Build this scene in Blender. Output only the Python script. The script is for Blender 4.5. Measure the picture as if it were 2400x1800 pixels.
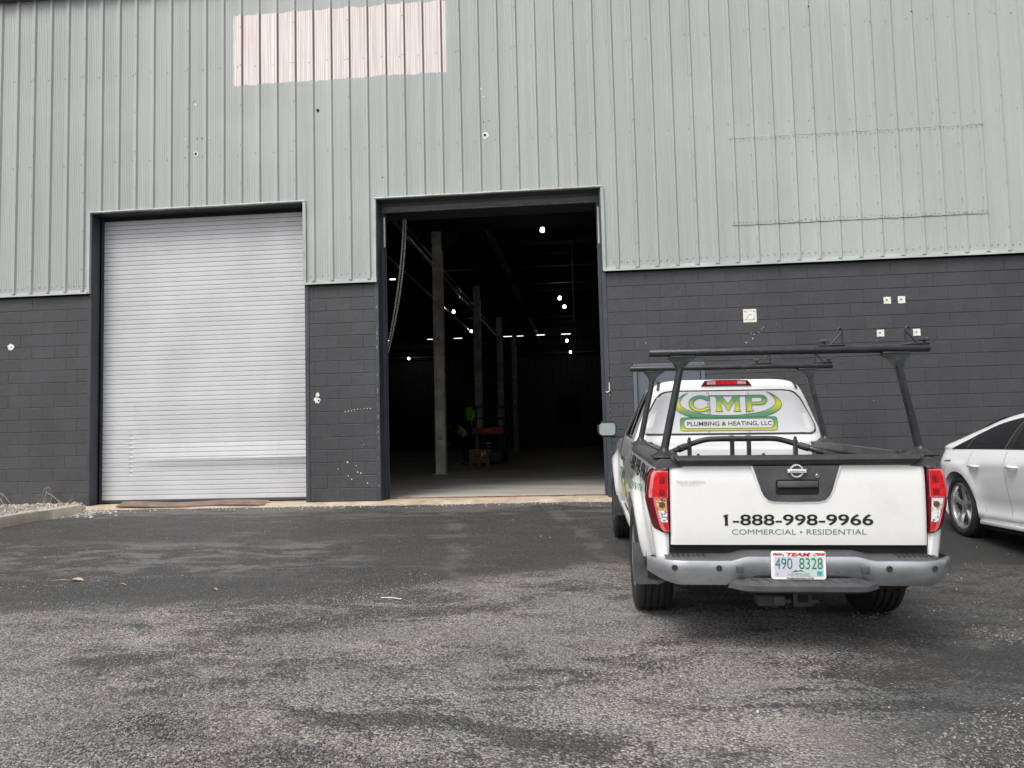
import bpy, bmesh, math, random
from math import sin, cos, pi, sqrt, radians
from mathutils import Matrix, Vector, noise as mnoise
random.seed(7)
for _o in list(bpy.data.objects):
    bpy.data.objects.remove(_o)
SC = bpy.context.scene
COL = SC.collection

# ------------------------------------------------------------------ camera
cam_d = bpy.data.cameras.new('camera')
cam_d.sensor_width = 36.0
cam_d.lens = 26.7
cam_d.clip_start = 0.05
cam_d.clip_end = 2000
cam = bpy.data.objects.new('camera', cam_d)
COL.objects.link(cam)
_yaw, _pit, _rol = radians(-5.2008), radians(3.7386), radians(-1.4285)
_f = Vector((sin(_yaw)*cos(_pit), cos(_yaw)*cos(_pit), sin(_pit)))
_r = Vector((cos(_yaw), -sin(_yaw), 0))
_u = _r.cross(_f)
_r2 = _r*cos(_rol) + _u*sin(_rol)
_u2 = -_r*sin(_rol) + _u*cos(_rol)
cam.matrix_world = Matrix(((_r2.x, _u2.x, -_f.x, 0), (_r2.y, _u2.y, -_f.y, 0), (_r2.z, _u2.z, -_f.z, 1.0), (0, 0, 0, 1)))
SC.camera = cam

# ------------------------------------------------------------------ overcast sky, soft sun, exposure
SUN_EL, SUN_AZ = radians(56), radians(208)      # azimuth clockwise from +Y (into the building)
world = bpy.data.worlds.new('World')
SC.world = world
world.use_nodes = True
_wn = world.node_tree
_wn.nodes.clear()
_sky = _wn.nodes.new('ShaderNodeTexSky')
_sky.sky_type = 'NISHITA'
_sky.sun_disc = False
_sky.sun_elevation = SUN_EL
_sky.sun_rotation = SUN_AZ
_sky.air_density = 1.0
_sky.dust_density = 4.0
_sky.ozone_density = 1.0
_hs = _wn.nodes.new('ShaderNodeHueSaturation')
_hs.inputs['Saturation'].default_value = 0.22       # a cloud layer: the sky's colour is greyed
_bg = _wn.nodes.new('ShaderNodeBackground')
_bg.inputs['Strength'].default_value = 0.115
_wo = _wn.nodes.new('ShaderNodeOutputWorld')
_wn.links.new(_sky.outputs[0], _hs.inputs['Color'])
_wn.links.new(_hs.outputs[0], _bg.inputs['Color'])
_wn.links.new(_bg.outputs[0], _wo.inputs['Surface'])
sun_d = bpy.data.lights.new('sun', 'SUN')
sun_d.energy = 1.1
sun_d.angle = radians(28)
sun_d.color = (1.0, 0.97, 0.93)
sun = bpy.data.objects.new('sun', sun_d)
COL.objects.link(sun)
_sd = Vector((sin(SUN_AZ)*cos(SUN_EL), cos(SUN_AZ)*cos(SUN_EL), sin(SUN_EL)))
sun.rotation_euler = _sd.to_track_quat('Z', 'Y').to_euler()
sun.location = _sd*30
vs = SC.view_settings
vs.view_transform = 'Standard'
vs.look = 'None'
vs.exposure = 0.78
vs.gamma = 1.0
vs.use_curve_mapping = False
SC.render.engine = 'CYCLES'
SC.cycles.use_denoising = True
SC.cycles.denoiser = 'OPENIMAGEDENOISE'
SC.cycles.denoising_input_passes = 'RGB_ALBEDO_NORMAL'
SC.cycles.denoising_prefilter = 'NONE'
SC.cycles.max_bounces = 6
SC.cycles.diffuse_bounces = 3
SC.cycles.glossy_bounces = 3
SC.cycles.use_adaptive_sampling = True
SC.cycles.adaptive_threshold = 0.012
SC.cycles.sample_clamp_indirect = 4.0

# ------------------------------------------------------------------ materials
class NT:
    def __init__(s, name):
        s.m = bpy.data.materials.new(name)
        s.m.use_nodes = True
        s.t = s.m.node_tree
        s.t.nodes.clear()
        s.out = s.t.nodes.new('ShaderNodeOutputMaterial')
        s.p = s.t.nodes.new('ShaderNodeBsdfPrincipled')
        s.t.links.new(s.p.outputs[0], s.out.inputs[0])
    def n(s, typ, **kw):
        nd = s.t.nodes.new(typ)
        for k, v in kw.items():
            setattr(nd, k, v)
        return nd
    def l(s, a, b):
        s.t.links.new(a, b)
    def val(s, sock, v):
        if isinstance(v, (int, float, tuple, list)):
            sock.default_value = v
        else:
            s.l(v, sock)
    def pos(s):
        return s.n('ShaderNodeNewGeometry').outputs['Position']
    def oco(s):
        return s.n('ShaderNodeTexCoord').outputs['Object']
    def xyz(s, v):
        x = s.n('ShaderNodeSeparateXYZ')
        s.l(v, x.inputs[0])
        return x.outputs
    def rnd(s):
        return s.n('ShaderNodeObjectInfo').outputs['Random']
    def mapp(s, v, scale=(1, 1, 1), loc=(0, 0, 0), rz=0):
        m = s.n('ShaderNodeMapping')
        s.l(v, m.inputs['Vector'])
        m.inputs['Scale'].default_value = scale
        m.inputs['Location'].default_value = loc
        m.inputs['Rotation'].default_value = (0, 0, rz)
        return m.outputs[0]
    def noise(s, v, scale, detail=3, rough=.55, dist=0):
        t = s.n('ShaderNodeTexNoise')
        s.l(v, t.inputs['Vector'])
        t.inputs['Scale'].default_value = scale
        t.inputs['Detail'].default_value = detail
        t.inputs['Roughness'].default_value = rough
        t.inputs['Distortion'].default_value = dist
        return t.outputs[0]
    def vor(s, v, scale, feature='F1', rnd=1):
        t = s.n('ShaderNodeTexVoronoi', feature=feature)
        s.l(v, t.inputs['Vector'])
        t.inputs['Scale'].default_value = scale
        t.inputs['Randomness'].default_value = rnd
        return t.outputs
    def math(s, op, a, b=0.0, c=0.0, clamp=False):
        m = s.n('ShaderNodeMath', operation=op, use_clamp=clamp)
        s.val(m.inputs[0], a)
        s.val(m.inputs[1], b)
        s.val(m.inputs[2], c)
        return m.outputs[0]
    def ramp(s, f, a, b, clamp=True):
        m = s.n('ShaderNodeMapRange')
        m.clamp = clamp
        m.interpolation_type = 'SMOOTHSTEP' if clamp else 'LINEAR'
        s.val(m.inputs[0], f)
        m.inputs[1].default_value = a
        m.inputs[2].default_value = b
        return m.outputs[0]
    def mix(s, f, a, b, mode='MIX'):
        m = s.n('ShaderNodeMix', data_type='RGBA', blend_type=mode)
        s.val(m.inputs[0], f)
        for so, v in ((m.inputs[6], a), (m.inputs[7], b)):
            if isinstance(v, tuple):
                so.default_value = (*v[:3], 1)
            elif isinstance(v, (int, float)):
                so.default_value = (v, v, v, 1)
            else:
                s.l(v, so)
        return m.outputs[2]
    def bump(s, h, strength=.3, dist=.01):
        b = s.n('ShaderNodeBump')
        b.inputs['Strength'].default_value = strength
        b.inputs['Distance'].default_value = dist
        s.l(h, b.inputs['Height'])
        s.l(b.outputs[0], s.p.inputs['Normal'])
        return b
    def base(s, c):
        s.val(s.p.inputs['Base Color'], (*c, 1) if isinstance(c, tuple) else c)
    def set(s, **kw):
        for k, v in kw.items():
            s.val(s.p.inputs[k], v)
        return s

MATS = {}
def simple(name, col, rough=.5, metal=0., var=.12, vscale=6., bump=0., bscale=60., coat=0., spec=.5, world=False, dirt=None, stretch=(1, 1, 1), rand=0.):
    """plain painted / plastic / metal surface with colour mottling, fine relief and optional dirt tone"""
    t = NT(name)
    v = t.pos() if world else t.oco()
    if stretch != (1, 1, 1):
        v = t.mapp(v, stretch)
    n = t.noise(v, vscale, 5)
    dk = tuple(c*(1-var) for c in col)
    lt = tuple(min(1, c*(1+var)) for c in col)
    c = t.mix(t.ramp(n, .3, .7), dk, lt)
    if dirt:
        n2 = t.noise(v, vscale*2.3, 6, .7)
        c = t.mix(t.math('MULTIPLY', t.ramp(n2, .52, .72), dirt[1]), c, dirt[0])
    if rand:
        g = t.math('MULTIPLY_ADD', t.rnd(), 2*rand, 1-rand)
        c = t.mix(1.0, c, t.n('ShaderNodeCombineColor').outputs[0], 'MULTIPLY') if False else c
        vm = t.n('ShaderNodeVectorMath', operation='SCALE')
        t.l(c, vm.inputs[0])
        t.l(g, vm.inputs['Scale'])
        c = vm.outputs[0]
    t.base(c)
    rr = t.n('ShaderNodeMapRange')
    t.l(n, rr.inputs[0])
    rr.inputs[3].default_value = max(.02, rough-.06)
    rr.inputs[4].default_value = min(1, rough+.06)
    t.l(rr.outputs[0], t.p.inputs['Roughness'])
    t.set(Metallic=metal)
    t.p.inputs['Specular IOR Level'].default_value = spec
    if coat:
        t.p.inputs['Coat Weight'].default_value = coat
        t.p.inputs['Coat Roughness'].default_value = .06
    if bump:
        t.bump(t.noise(v, bscale, 3), bump, .004)
    MATS[name] = t.m
    return t.m

# ------------------------------------------------------------------ mesh helpers
class MB:
    """collects faces; build() links them as one mesh object"""
    def __init__(s):
        s.v = []
        s.f = []
    def add(s, vs_, fs_):
        o = len(s.v)
        s.v += [tuple(p) for p in vs_]
        s.f += [tuple(i+o for i in q) for q in fs_]
        return s
    def box(s, x0, x1, y0, y1, z0, z1):
        return s.add([(x0, y0, z0), (x1, y0, z0), (x1, y1, z0), (x0, y1, z0), (x0, y0, z1), (x1, y0, z1), (x1, y1, z1), (x0, y1, z1)],
                     [(0, 3, 2, 1), (4, 5, 6, 7), (0, 1, 5, 4), (1, 2, 6, 5), (2, 3, 7, 6), (3, 0, 4, 7)])
    def rbox(s, x0, x1, y0, y1, z0, z1, r=.005, seg=2):
        bm = bmesh.new()
        bmesh.ops.create_cube(bm, size=1)
        for v in bm.verts:
            v.co = Vector(((x0+x1)/2+v.co.x*(x1-x0), (y0+y1)/2+v.co.y*(y1-y0), (z0+z1)/2+v.co.z*(z1-z0)))
        bmesh.ops.bevel(bm, geom=list(bm.edges), offset=r, segments=seg, affect='EDGES', profile=.5)
        return s.bm(bm)
    def bm(s, bm, M=None):
        bm.verts.index_update()
        s.add([(M @ v.co if M else v.co)[:] for v in bm.verts], [[v.index for v in f.verts] for f in bm.faces])
        bm.free()
        return s
    def prism(s, pts, y0, y1, bev=0.):
        """outline in (x,z) extruded along y; bev narrows the y0 side"""
        n = len(pts)
        cx = sum(p[0] for p in pts)/n
        cz = sum(p[1] for p in pts)/n
        if bev:
            w = max(abs(p[0]-cx) for p in pts)
            h = max(abs(p[1]-cz) for p in pts)
            kx, kz = 1-bev/w, 1-bev/h
            a = [(cx+(p[0]-cx)*kx, y0, cz+(p[1]-cz)*kz) for p in pts]
            m = [(p[0], y0+(bev if y1 > y0 else -bev), p[1]) for p in pts]
            b = [(p[0], y1, p[1]) for p in pts]
            fs_ = [tuple(range(n)), tuple(range(3*n-1, 2*n-1, -1))]
            for k in range(2):
                for i in range(n):
                    j = (i+1) % n
                    fs_.append((k*n+i, k*n+n+i, k*n+n+j, k*n+j))
            return s.add(a+m+b, fs_)
        a = [(p[0], y0, p[1]) for p in pts]
        b = [(p[0], y1, p[1]) for p in pts]
        return s.add(a+b, [tuple(range(n)), tuple(range(2*n-1, n-1, -1))]+[(i, n+i, n+(i+1) % n, (i+1) % n) for i in range(n)])
    def grid(s, fn, us, vs_, flip=False, closed_u=False):
        nu, nv = len(us), len(vs_)
        P = [fn(u, v) for u in us for v in vs_]
        F = []
        for i in range(nu if closed_u else nu-1):
            for j in range(nv-1):
                i2 = (i+1) % nu
                q = (i*nv+j, i2*nv+j, i2*nv+j+1, i*nv+j+1)
                F.append(q[::-1] if flip else q)
        return s.add(P, F)
    def tube(s, path, r, n=10, cap=True, ry=None):
        path = [Vector(p) for p in path]
        rs = r if isinstance(r, (list, tuple)) else [r]*len(path)
        o = len(s.v)
        up = None
        for k, p in enumerate(path):
            a = path[max(0, k-1)]
            b = path[min(len(path)-1, k+1)]
            d = (b-a).normalized()
            if up is None:
                up = Vector((0, 0, 1)) if abs(d.z) < .9 else Vector((0, 1, 0))
            sx = d.cross(up).normalized()
            up2 = sx.cross(d).normalized()
            up = up2
            for i in range(n):
                t = 2*pi*i/n
                s.v.append(tuple(p+sx*cos(t)*rs[k]+up2*sin(t)*(ry if ry else rs[k])))
        for k in range(len(path)-1):
            for i in range(n):
                j = (i+1) % n
                s.f.append((o+k*n+i, o+k*n+j, o+(k+1)*n+j, o+(k+1)*n+i))
        if cap:
            s.f.append(tuple(o+i for i in range(n))[::-1])
            s.f.append(tuple(o+(len(path)-1)*n+i for i in range(n)))
        return s
    def lathe(s, prof, axis='x', c=(0, 0, 0), n=32, closed=False):
        """prof: (a along axis, r)"""
        o = len(s.v)
        m = len(prof)
        for i in range(n):
            t = 2*pi*i/n
            for a, r in prof:
                if axis == 'x':
                    q = (c[0]+a, c[1]+r*cos(t), c[2]+r*sin(t))
                elif axis == 'y':
                    q = (c[0]+r*cos(t), c[1]+a, c[2]+r*sin(t))
                else:
                    q = (c[0]+r*cos(t), c[1]+r*sin(t), c[2]+a)
                s.v.append(q)
        for i in range(n):
            j = (i+1) % n
            for k in range(m if closed else m-1):
                k2 = (k+1) % m
                s.f.append((o+i*m+k, o+j*m+k, o+j*m+k2, o+i*m+k2))
        return s
    def mesh(s, name, smooth=None):
        me = bpy.data.meshes.new(name)
        me.from_pydata(s.v, [], s.f)
        me.update()
        bm = bmesh.new()
        bm.from_mesh(me)
        bmesh.ops.remove_doubles(bm, verts=bm.verts, dist=1e-5)
        bmesh.ops.recalc_face_normals(bm, faces=bm.faces)
        bm.to_mesh(me)
        bm.free()
        if smooth:
            me.polygons.foreach_set('use_smooth', [True]*len(me.polygons))
            me.set_sharp_from_angle(angle=radians(smooth))
        return me
    def build(s, name, m, parent=None, smooth=None, loc=None):
        return link(name, s.mesh(name, smooth), m, parent, loc)

def link(name, me, m, parent=None, loc=None):
    o = bpy.data.objects.new(name, me)
    if m is not None and not me.materials:
        me.materials.append(m)
    COL.objects.link(o)
    if parent is not None:
        o.parent = parent
    if loc is not None:
        o.location = loc
    return o

def empty(name, loc=(0, 0, 0), rot=(0, 0, 0)):
    o = bpy.data.objects.new(name, None)
    o.empty_display_size = .2
    COL.objects.link(o)
    o.location = loc
    o.rotation_euler = rot
    return o

def tag(o, label, cat, group=None):
    o['label'] = label
    o['category'] = cat
    if group:
        o['group'] = group
    return o

def struct(o):
    o['kind'] = 'structure'
    return o

def stuff(o):
    o['kind'] = 'stuff'
    return o

def copy_tree(src, parent=None):
    c = src.copy()
    COL.objects.link(c)
    c.parent = parent
    for ch in [o for o in src.children]:
        copy_tree(ch, c)
    return c

def text_mesh(body, rect, y, bold=0., fn=None, shear=0., sub=0):
    """flat lettering filling rect=(x0,x1,z0,z1) in the plane y, or laid on fn(x,z)->point"""
    cu = bpy.data.curves.new('lettering', 'FONT')
    cu.body = body
    cu.size = 1
    cu.offset = bold
    cu.shear = shear
    cu.resolution_u = 6
    ob = bpy.data.objects.new('lettering', cu)
    COL.objects.link(ob)
    bpy.context.view_layer.update()
    dg = bpy.context.evaluated_depsgraph_get()
    me = bpy.data.meshes.new_from_object(ob.evaluated_get(dg))
    bpy.data.objects.remove(ob)
    bpy.data.curves.remove(cu)
    xs = [v.co.x for v in me.vertices]
    ys = [v.co.y for v in me.vertices]
    ax, bx_, ay, by = min(xs), max(xs), min(ys), max(ys)
    if sub:
        bm = bmesh.new()
        bm.from_mesh(me)
        bmesh.ops.triangulate(bm, faces=bm.faces)
        bmesh.ops.subdivide_edges(bm, edges=bm.edges, cuts=sub, use_grid_fill=True)
        bm.to_mesh(me)
        bm.free()
    x0, x1, z0, z1 = rect
    for v in me.vertices:
        X = x0+(v.co.x-ax)/(bx_-ax)*(x1-x0)
        Z = z0+(v.co.y-ay)/(by-ay)*(z1-z0)
        v.co = Vector(fn(X, Z)) if fn else Vector((X, y, Z))
    me.update()
    return me

def link_words(name, me, n, m, parent, axis=0, sign=1):
    """one object for each word: the lettering is cut at its n-1 widest gaps"""
    bm = bmesh.new()
    bm.from_mesh(me)
    seen, isl = set(), []
    for v in bm.verts:
        if v.index in seen:
            continue
        stack, part = [v], []
        seen.add(v.index)
        while stack:
            q = stack.pop()
            part.append(q)
            for e in q.link_edges:
                o = e.other_vert(q)
                if o.index not in seen:
                    seen.add(o.index)
                    stack.append(o)
        c = [sign*p.co[axis] for p in part]
        isl.append((min(c), max(c), part))
    isl.sort(key=lambda t: t[0])
    gaps = []
    end = isl[0][1]
    for i in range(1, len(isl)):
        gaps.append((isl[i][0]-end, i))
        end = max(end, isl[i][1])
    cuts = sorted(i for g, i in sorted(gaps, reverse=True)[:n-1])
    for a, b in zip([0]+cuts, cuts+[len(isl)]):
        keep = {p for t in isl[a:b] for p in t[2]}
        ids = {p.index: k for k, p in enumerate(keep)}
        me2 = bpy.data.meshes.new(name)
        me2.from_pydata([tuple(p.co) for p in keep], [], [[ids[q.index] for q in f.verts] for f in bm.faces if f.verts[0] in keep])
        link(name, me2, m, parent)
    bm.free()

def lin(a, b, n):
    return [a+(b-a)*i/(n-1) for i in range(n)]

def interp(t, pts):
    """piecewise linear through (t,v)"""
    if t <= pts[0][0]:
        return pts[0][1]
    for (a, va), (b, vb) in zip(pts, pts[1:]):
        if t <= b:
            k = (t-a)/(b-a)
            return va+(vb-va)*k
    return pts[-1][1]

def sint(t, pts):
    """smooth (Catmull-Rom, monotone x) through (t,v)"""
    if t <= pts[0][0]:
        return pts[0][1]
    if t >= pts[-1][0]:
        return pts[-1][1]
    for i in range(len(pts)-1):
        if t <= pts[i+1][0]:
            break
    p1, p2 = pts[i], pts[i+1]
    p0 = pts[i-1] if i > 0 else p1
    p3 = pts[i+2] if i+2 < len(pts) else p2
    h = p2[0]-p1[0]
    m1 = (p2[1]-p0[1])/(p2[0]-p0[0])*h
    m2 = (p3[1]-p1[1])/(p3[0]-p1[0])*h
    k = (t-p1[0])/h
    return (2*k**3-3*k**2+1)*p1[1]+(k**3-2*k**2+k)*m1+(-2*k**3+3*k**2)*p2[1]+(k**3-k**2)*m2

def sst(a, b, t):
    t = max(0, min(1, (t-a)/(b-a)))
    return t*t*(3-2*t)

def rrect(x0, x1, z0, z1, r, n=4):
    out = []
    for cx, cz, a0 in ((x1-r, z1-r, 0), (x0+r, z1-r, 90), (x0+r, z0+r, 180), (x1-r, z0+r, 270)):
        for i in range(n+1):
            t = radians(a0+90*i/n)
            out.append((cx+r*cos(t), cz+r*sin(t)))
    return out

WALL = 11.83
def ground_z(x, y):
    b = interp(y, [(-60, -2.0), (0, -.465), (5.745, -.3068), (8.94, -.2185), (11.2, -.10), (11.83, -.055), (12.5, -.05)])
    k = max(0, min(1, (11.6-y)/3.5))
    return b-.0137*max(-2.2, min(2.2, x-1.24))*k
# ================================================================== materials of the place
def m_cladding():
    t = NT('painted_cladding')
    v = t.pos()
    x, y, z = t.xyz(v)
    streak = t.noise(t.mapp(v, (9, 1, .22)), 1.0, 5, .6)
    cloud = t.noise(t.mapp(v, (.35, 1, .5), (3, 0, 1)), 1.0, 4)
    c = t.mix(t.ramp(streak, .3, .72), (.352, .380, .362), (.405, .432, .411))
    c = t.mix(t.ramp(cloud, .45, .75), c, (.425, .440, .427))
    # rosy chalked tint towards the right, faint
    c = t.mix(t.math('MULTIPLY', t.ramp(x, 4.2, 7.5), .35), c, (.43, .415, .40))
    # scuffed paler blotches
    sc = t.noise(t.mapp(v, (2.2, 1, 1.4), (7, 0, 0)), 1.6, 7, .75)
    c = t.mix(t.math('MULTIPLY', t.ramp(sc, .66, .74), .35), c, (.50, .52, .50))
    # grime under the trim and thin dark runs
    run = t.noise(t.mapp(v, (26, 1, .5)), 1.0, 3)
    c = t.mix(t.math('MULTIPLY', t.ramp(run, .62, .8), .22), c, (.29, .31, .30))
    # the cleaned rectangle where a sign hung: bare chalky white, rust along the ribs
    wob = t.noise(t.mapp(v, (5, 1, 5)), 1.0, 3)
    wz = t.math('MULTIPLY_ADD', wob, .10, -.05)
    zz = t.math('ADD', z, wz)
    xx = t.math('ADD', x, t.math('MULTIPLY', wz, .35))
    mk = t.math('MULTIPLY', t.math('MULTIPLY', t.ramp(xx, -5.605, -5.585), t.ramp(xx, -1.995, -2.015)),
                t.math('MULTIPLY', t.ramp(zz, 6.865, 6.885), t.ramp(zz, 8.085, 8.065)))
    ph = t.math('FRACT', t.math('DIVIDE', t.math('ADD', x, 5.468+.1524), .3048))
    d = t.math('ABSOLUTE', t.math('SUBTRACT', ph, .5))           # 0 at the rib centre, .5 between
    side = t.ramp(t.math('SUBTRACT', ph, .5), -.02, .06)
    rust = t.math('MULTIPLY', t.math('MULTIPLY', t.ramp(d, .035, .07), t.ramp(d, .165, .12)), t.math('MULTIPLY_ADD', side, .65, .35))
    fine = t.math('ABSOLUTE', t.math('SUBTRACT', t.math('FRACT', t.math('MULTIPLY', t.math('ADD', x, 5.468+.005-.075+3), 1/.03)), .5))
    fine = t.math('MULTIPLY', t.ramp(fine, .28, .42), t.ramp(d, .19, .24))
    wl = t.noise(t.mapp(v, (60, 1, .6)), 1.0, 3, .7)
    pw = t.mix(t.ramp(wl, .34, .60), (.60, .50, .475), (.80, .75, .73))
    pw = t.mix(t.math('MULTIPLY', t.ramp(t.noise(t.mapp(v, (3, 1, 1)), 1.0, 3), .5, .7), .5), pw, (.70, .67, .69))
    pw = t.mix(t.math('MULTIPLY', fine, .30), pw, (.40, .30, .27))
    pw = t.mix(t.math('MULTIPLY', rust, .90), pw, (.22, .13, .10))
    c = t.mix(mk, c, pw)
    g = t.math('MULTIPLY_ADD', t.rnd(), .09, .955)
    vm = t.n('ShaderNodeVectorMath', operation='SCALE')
    t.l(c, vm.inputs[0])
    t.l(g, vm.inputs['Scale'])
    t.base(vm.outputs[0])
    t.set(Roughness=.50)
    t.bump(t.math('ADD', t.math('MULTIPLY', t.noise(t.mapp(v, (14, 14, 3)), 1.0, 3), .25), t.math('MULTIPLY', t.noise(t.mapp(v, (5, 5, 1.2), (3, 1, 7)), 1.0, 3), 1.2)), .30, .02)
    return t.m
M_CLAD = m_cladding()

def m_block():
    t = NT('painted_block')
    v = t.pos()
    x, y, z = t.xyz(v)
    n = t.noise(v, 1.1, 5)
    c = t.mix(t.ramp(n, .3, .72), (.045, .046, .050), (.061, .062, .067))
    c = t.mix(t.math('MULTIPLY', t.ramp(t.noise(v, 4.2, 6, .7), .55, .75), .35), c, (.076, .078, .083))
    # chips of bare block: sparse, more of them low down
    chip = t.vor(t.mapp(v, (11, 11, 11)), 1.0)
    r = t.math('LESS_THAN', chip['Distance'], .07)
    pick = t.math('GREATER_THAN', t.xyz(chip['Color'])[0], .955)
    c = t.mix(t.math('MULTIPLY', t.math('MULTIPLY', r, pick), .85), c, (.62, .60, .55))
    dust = t.math('MULTIPLY', t.ramp(z, .5, -.05), t.ramp(t.noise(v, 3.0, 5), .42, .7))
    c = t.mix(t.math('MULTIPLY', dust, .35), c, (.15, .145, .135))
    g = t.math('MULTIPLY_ADD', t.rnd(), .10, .91)
    vm = t.n('ShaderNodeVectorMath', operation='SCALE')
    t.l(c, vm.inputs[0])
    t.l(g, vm.inputs['Scale'])
    t.base(vm.outputs[0])
    t.set(Roughness=.5)
    pit = t.vor(v, 48)['Distance']
    h = t.math('ADD', t.math('MULTIPLY', t.noise(v, 60, 5, .7), .9), t.noise(v, 12, 3))
    h = t.math('ADD', h, t.math('MULTIPLY', t.ramp(pit, .22, .10), -.7))
    t.bump(h, .65, .006)
    return t.m
M_BLOCK = m_block()

def m_asphalt():
    t = NT('asphalt')
    v = t.pos()
    x, y, z = t.xyz(v)
    st = t.vor(v, 66)                                              # stones of two sizes
    st2 = t.vor(t.mapp(v, (1, 1, 1), (3, 3, 3)), 130)
    cell = t.xyz(st['Color'])
    c2 = t.xyz(st2['Color'])
    big = t.noise(t.mapp(v, (.40, .85, 1), (2.3, 1.1, 0), .35), 1.0, 5, .6, .4)
    mid = t.noise(t.mapp(v, (1.3, 2.6, 1), (8, 3, 0), .30), 1.0, 6, .70, .6)
    tint = t.noise(t.mapp(v, (.9, 1.3, 1), (1, 7, 0), -.3), 1.0, 3)
    grit = t.math('MULTIPLY_ADD', cell[2], .34, -.17)              # edges break up stone by stone
    # old stony asphalt near the camera, newer dark patch against the building
    edge = t.math('ADD', t.math('MULTIPLY_ADD', big, 1.8, -.9), t.math('MULTIPLY_ADD', mid, 1.8, -.9))
    shift = t.math('MULTIPLY', t.math('MINIMUM', t.math('MAXIMUM', t.math('ADD', x, 2.2), 0.0), 2.2), -.70)
    yy = t.math('ADD', t.math('ADD', t.math('ADD', y, edge), shift), grit)
    old = t.ramp(yy, 6.02, 5.62)
    # newer, blacker strip on the right where the cars stand
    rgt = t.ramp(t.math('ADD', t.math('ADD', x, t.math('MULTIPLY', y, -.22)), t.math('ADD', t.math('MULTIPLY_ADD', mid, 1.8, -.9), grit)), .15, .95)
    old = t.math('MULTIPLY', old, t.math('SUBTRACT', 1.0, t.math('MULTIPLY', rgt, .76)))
    # pale dusty tongues inside the dark patch (left) and along the building
    mg = t.math('ADD', mid, t.math('MULTIPLY', grit, .25))
    dust = t.math('MULTIPLY', t.ramp(mg, .47, .56), t.math('MULTIPLY', t.ramp(x, -2.2, -3.2), t.math('MULTIPLY', t.ramp(y, 6.6, 7.1), t.ramp(y, 9.2, 8.4))))
    dust2 = t.ramp(t.math('ADD', t.noise(t.mapp(v, (.7, 3.2, 1), (0, 0, 0), .12), 1.0, 6, .72), t.math('MULTIPLY', t.ramp(y, 9.6, 11.7), .17)), .585, .68)
    dust2 = t.math('MULTIPLY', dust2, t.ramp(x, 2.6, -.5))
    dusty = t.math('MAXIMUM', t.math('MULTIPLY', dust, .80), t.math('MULTIPLY', dust2, .65))
    bl = t.math('ADD', t.math('ADD', t.math('MULTIPLY', big, .45), t.math('MULTIPLY', mid, .55)), t.math('MULTIPLY', grit, .22))
    blot = t.ramp(bl, .425, .50)
    oldk = t.math('MULTIPLY', old, t.math('MULTIPLY_ADD', blot, .86, .14))
    warm = t.ramp(tint, .40, .62)
    lo = t.mix(warm, (.070, .070, .070), (.095, .084, .077))
    hi = t.mix(warm, (.42, .418, .412), (.52, .475, .44))
    stone = t.mix(cell[0], lo, hi)
    stone = t.mix(t.math('GREATER_THAN', cell[1], .88), stone, (.58, .555, .515))
    stone = t.mix(t.math('MULTIPLY', t.ramp(st['Distance'], .30, .58), .90), stone, (.034, .032, .030))
    sand = t.mix(c2[0], t.mix(warm, (.15, .147, .144), (.215, .192, .178)), t.mix(warm, (.44, .435, .425), (.57, .525, .485)))
    k = t.ramp(t.math('ADD', t.math('MULTIPLY', mid, .6), t.math('MULTIPLY', cell[2], .30)), .42, .58)
    oldc = t.mix(t.math('MULTIPLY_ADD', k, .55, .20), stone, sand)
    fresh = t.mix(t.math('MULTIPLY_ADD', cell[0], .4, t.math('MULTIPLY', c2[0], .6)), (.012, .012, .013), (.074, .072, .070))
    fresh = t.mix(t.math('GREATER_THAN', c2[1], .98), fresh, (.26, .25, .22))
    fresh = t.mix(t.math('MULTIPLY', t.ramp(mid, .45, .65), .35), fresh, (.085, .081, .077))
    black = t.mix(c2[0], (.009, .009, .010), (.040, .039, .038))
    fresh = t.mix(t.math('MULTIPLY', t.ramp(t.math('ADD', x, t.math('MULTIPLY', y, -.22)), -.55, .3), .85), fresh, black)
    dc = t.mix(c2[0], (.085, .080, .076), (.20, .19, .18))
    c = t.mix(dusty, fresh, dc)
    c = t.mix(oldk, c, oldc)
    # faint dusty wheel tracks leading to the open door
    for a0, b0 in ((-2.05, .20), (-.55, .20)):
        cx = t.math('SUBTRACT', x, t.math('MULTIPLY_ADD', t.math('SUBTRACT', 11.6, y), b0, a0))
        cx = t.math('ABSOLUTE', t.math('ADD', cx, t.math('MULTIPLY_ADD', big, .5, -.25)))
        tr = t.math('MULTIPLY', t.ramp(t.math('ADD', cx, t.math('MULTIPLY', grit, .2)), .15, .07), t.ramp(mid, .40, .60))
        c = t.mix(t.math('MULTIPLY', tr, .34), c, (.17, .16, .148))
    # oil drips
    oil = t.vor(t.mapp(v, (1.1, 1.1, 1), (5, 2, 0)), 1.0)
    drop = t.math('MULTIPLY', t.ramp(t.math('ADD', oil['Distance'], t.math('MULTIPLY', mid, .12)), .16, .09), t.math('GREATER_THAN', t.xyz(oil['Color'])[0], .72))
    c = t.mix(t.math('MULTIPLY', drop, .55), c, (.018, .017, .017))
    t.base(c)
    rgh = t.n('ShaderNodeMapRange')
    t.l(oldk, rgh.inputs[0])
    rgh.inputs[3].default_value = .66
    rgh.inputs[4].default_value = .88
    t.l(rgh.outputs[0], t.p.inputs['Roughness'])
    dome = t.math('SUBTRACT', 1.0, t.math('MULTIPLY', st['Distance'], 1.5))
    dome = t.math('MULTIPLY', dome, t.math('MULTIPLY_ADD', old, .7, .3))
    h = t.math('ADD', dome, t.math('MULTIPLY', st2['Distance'], -.45))
    t.bump(h, .95, .013)
    return t.m
M_ASPH = m_asphalt()

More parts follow.
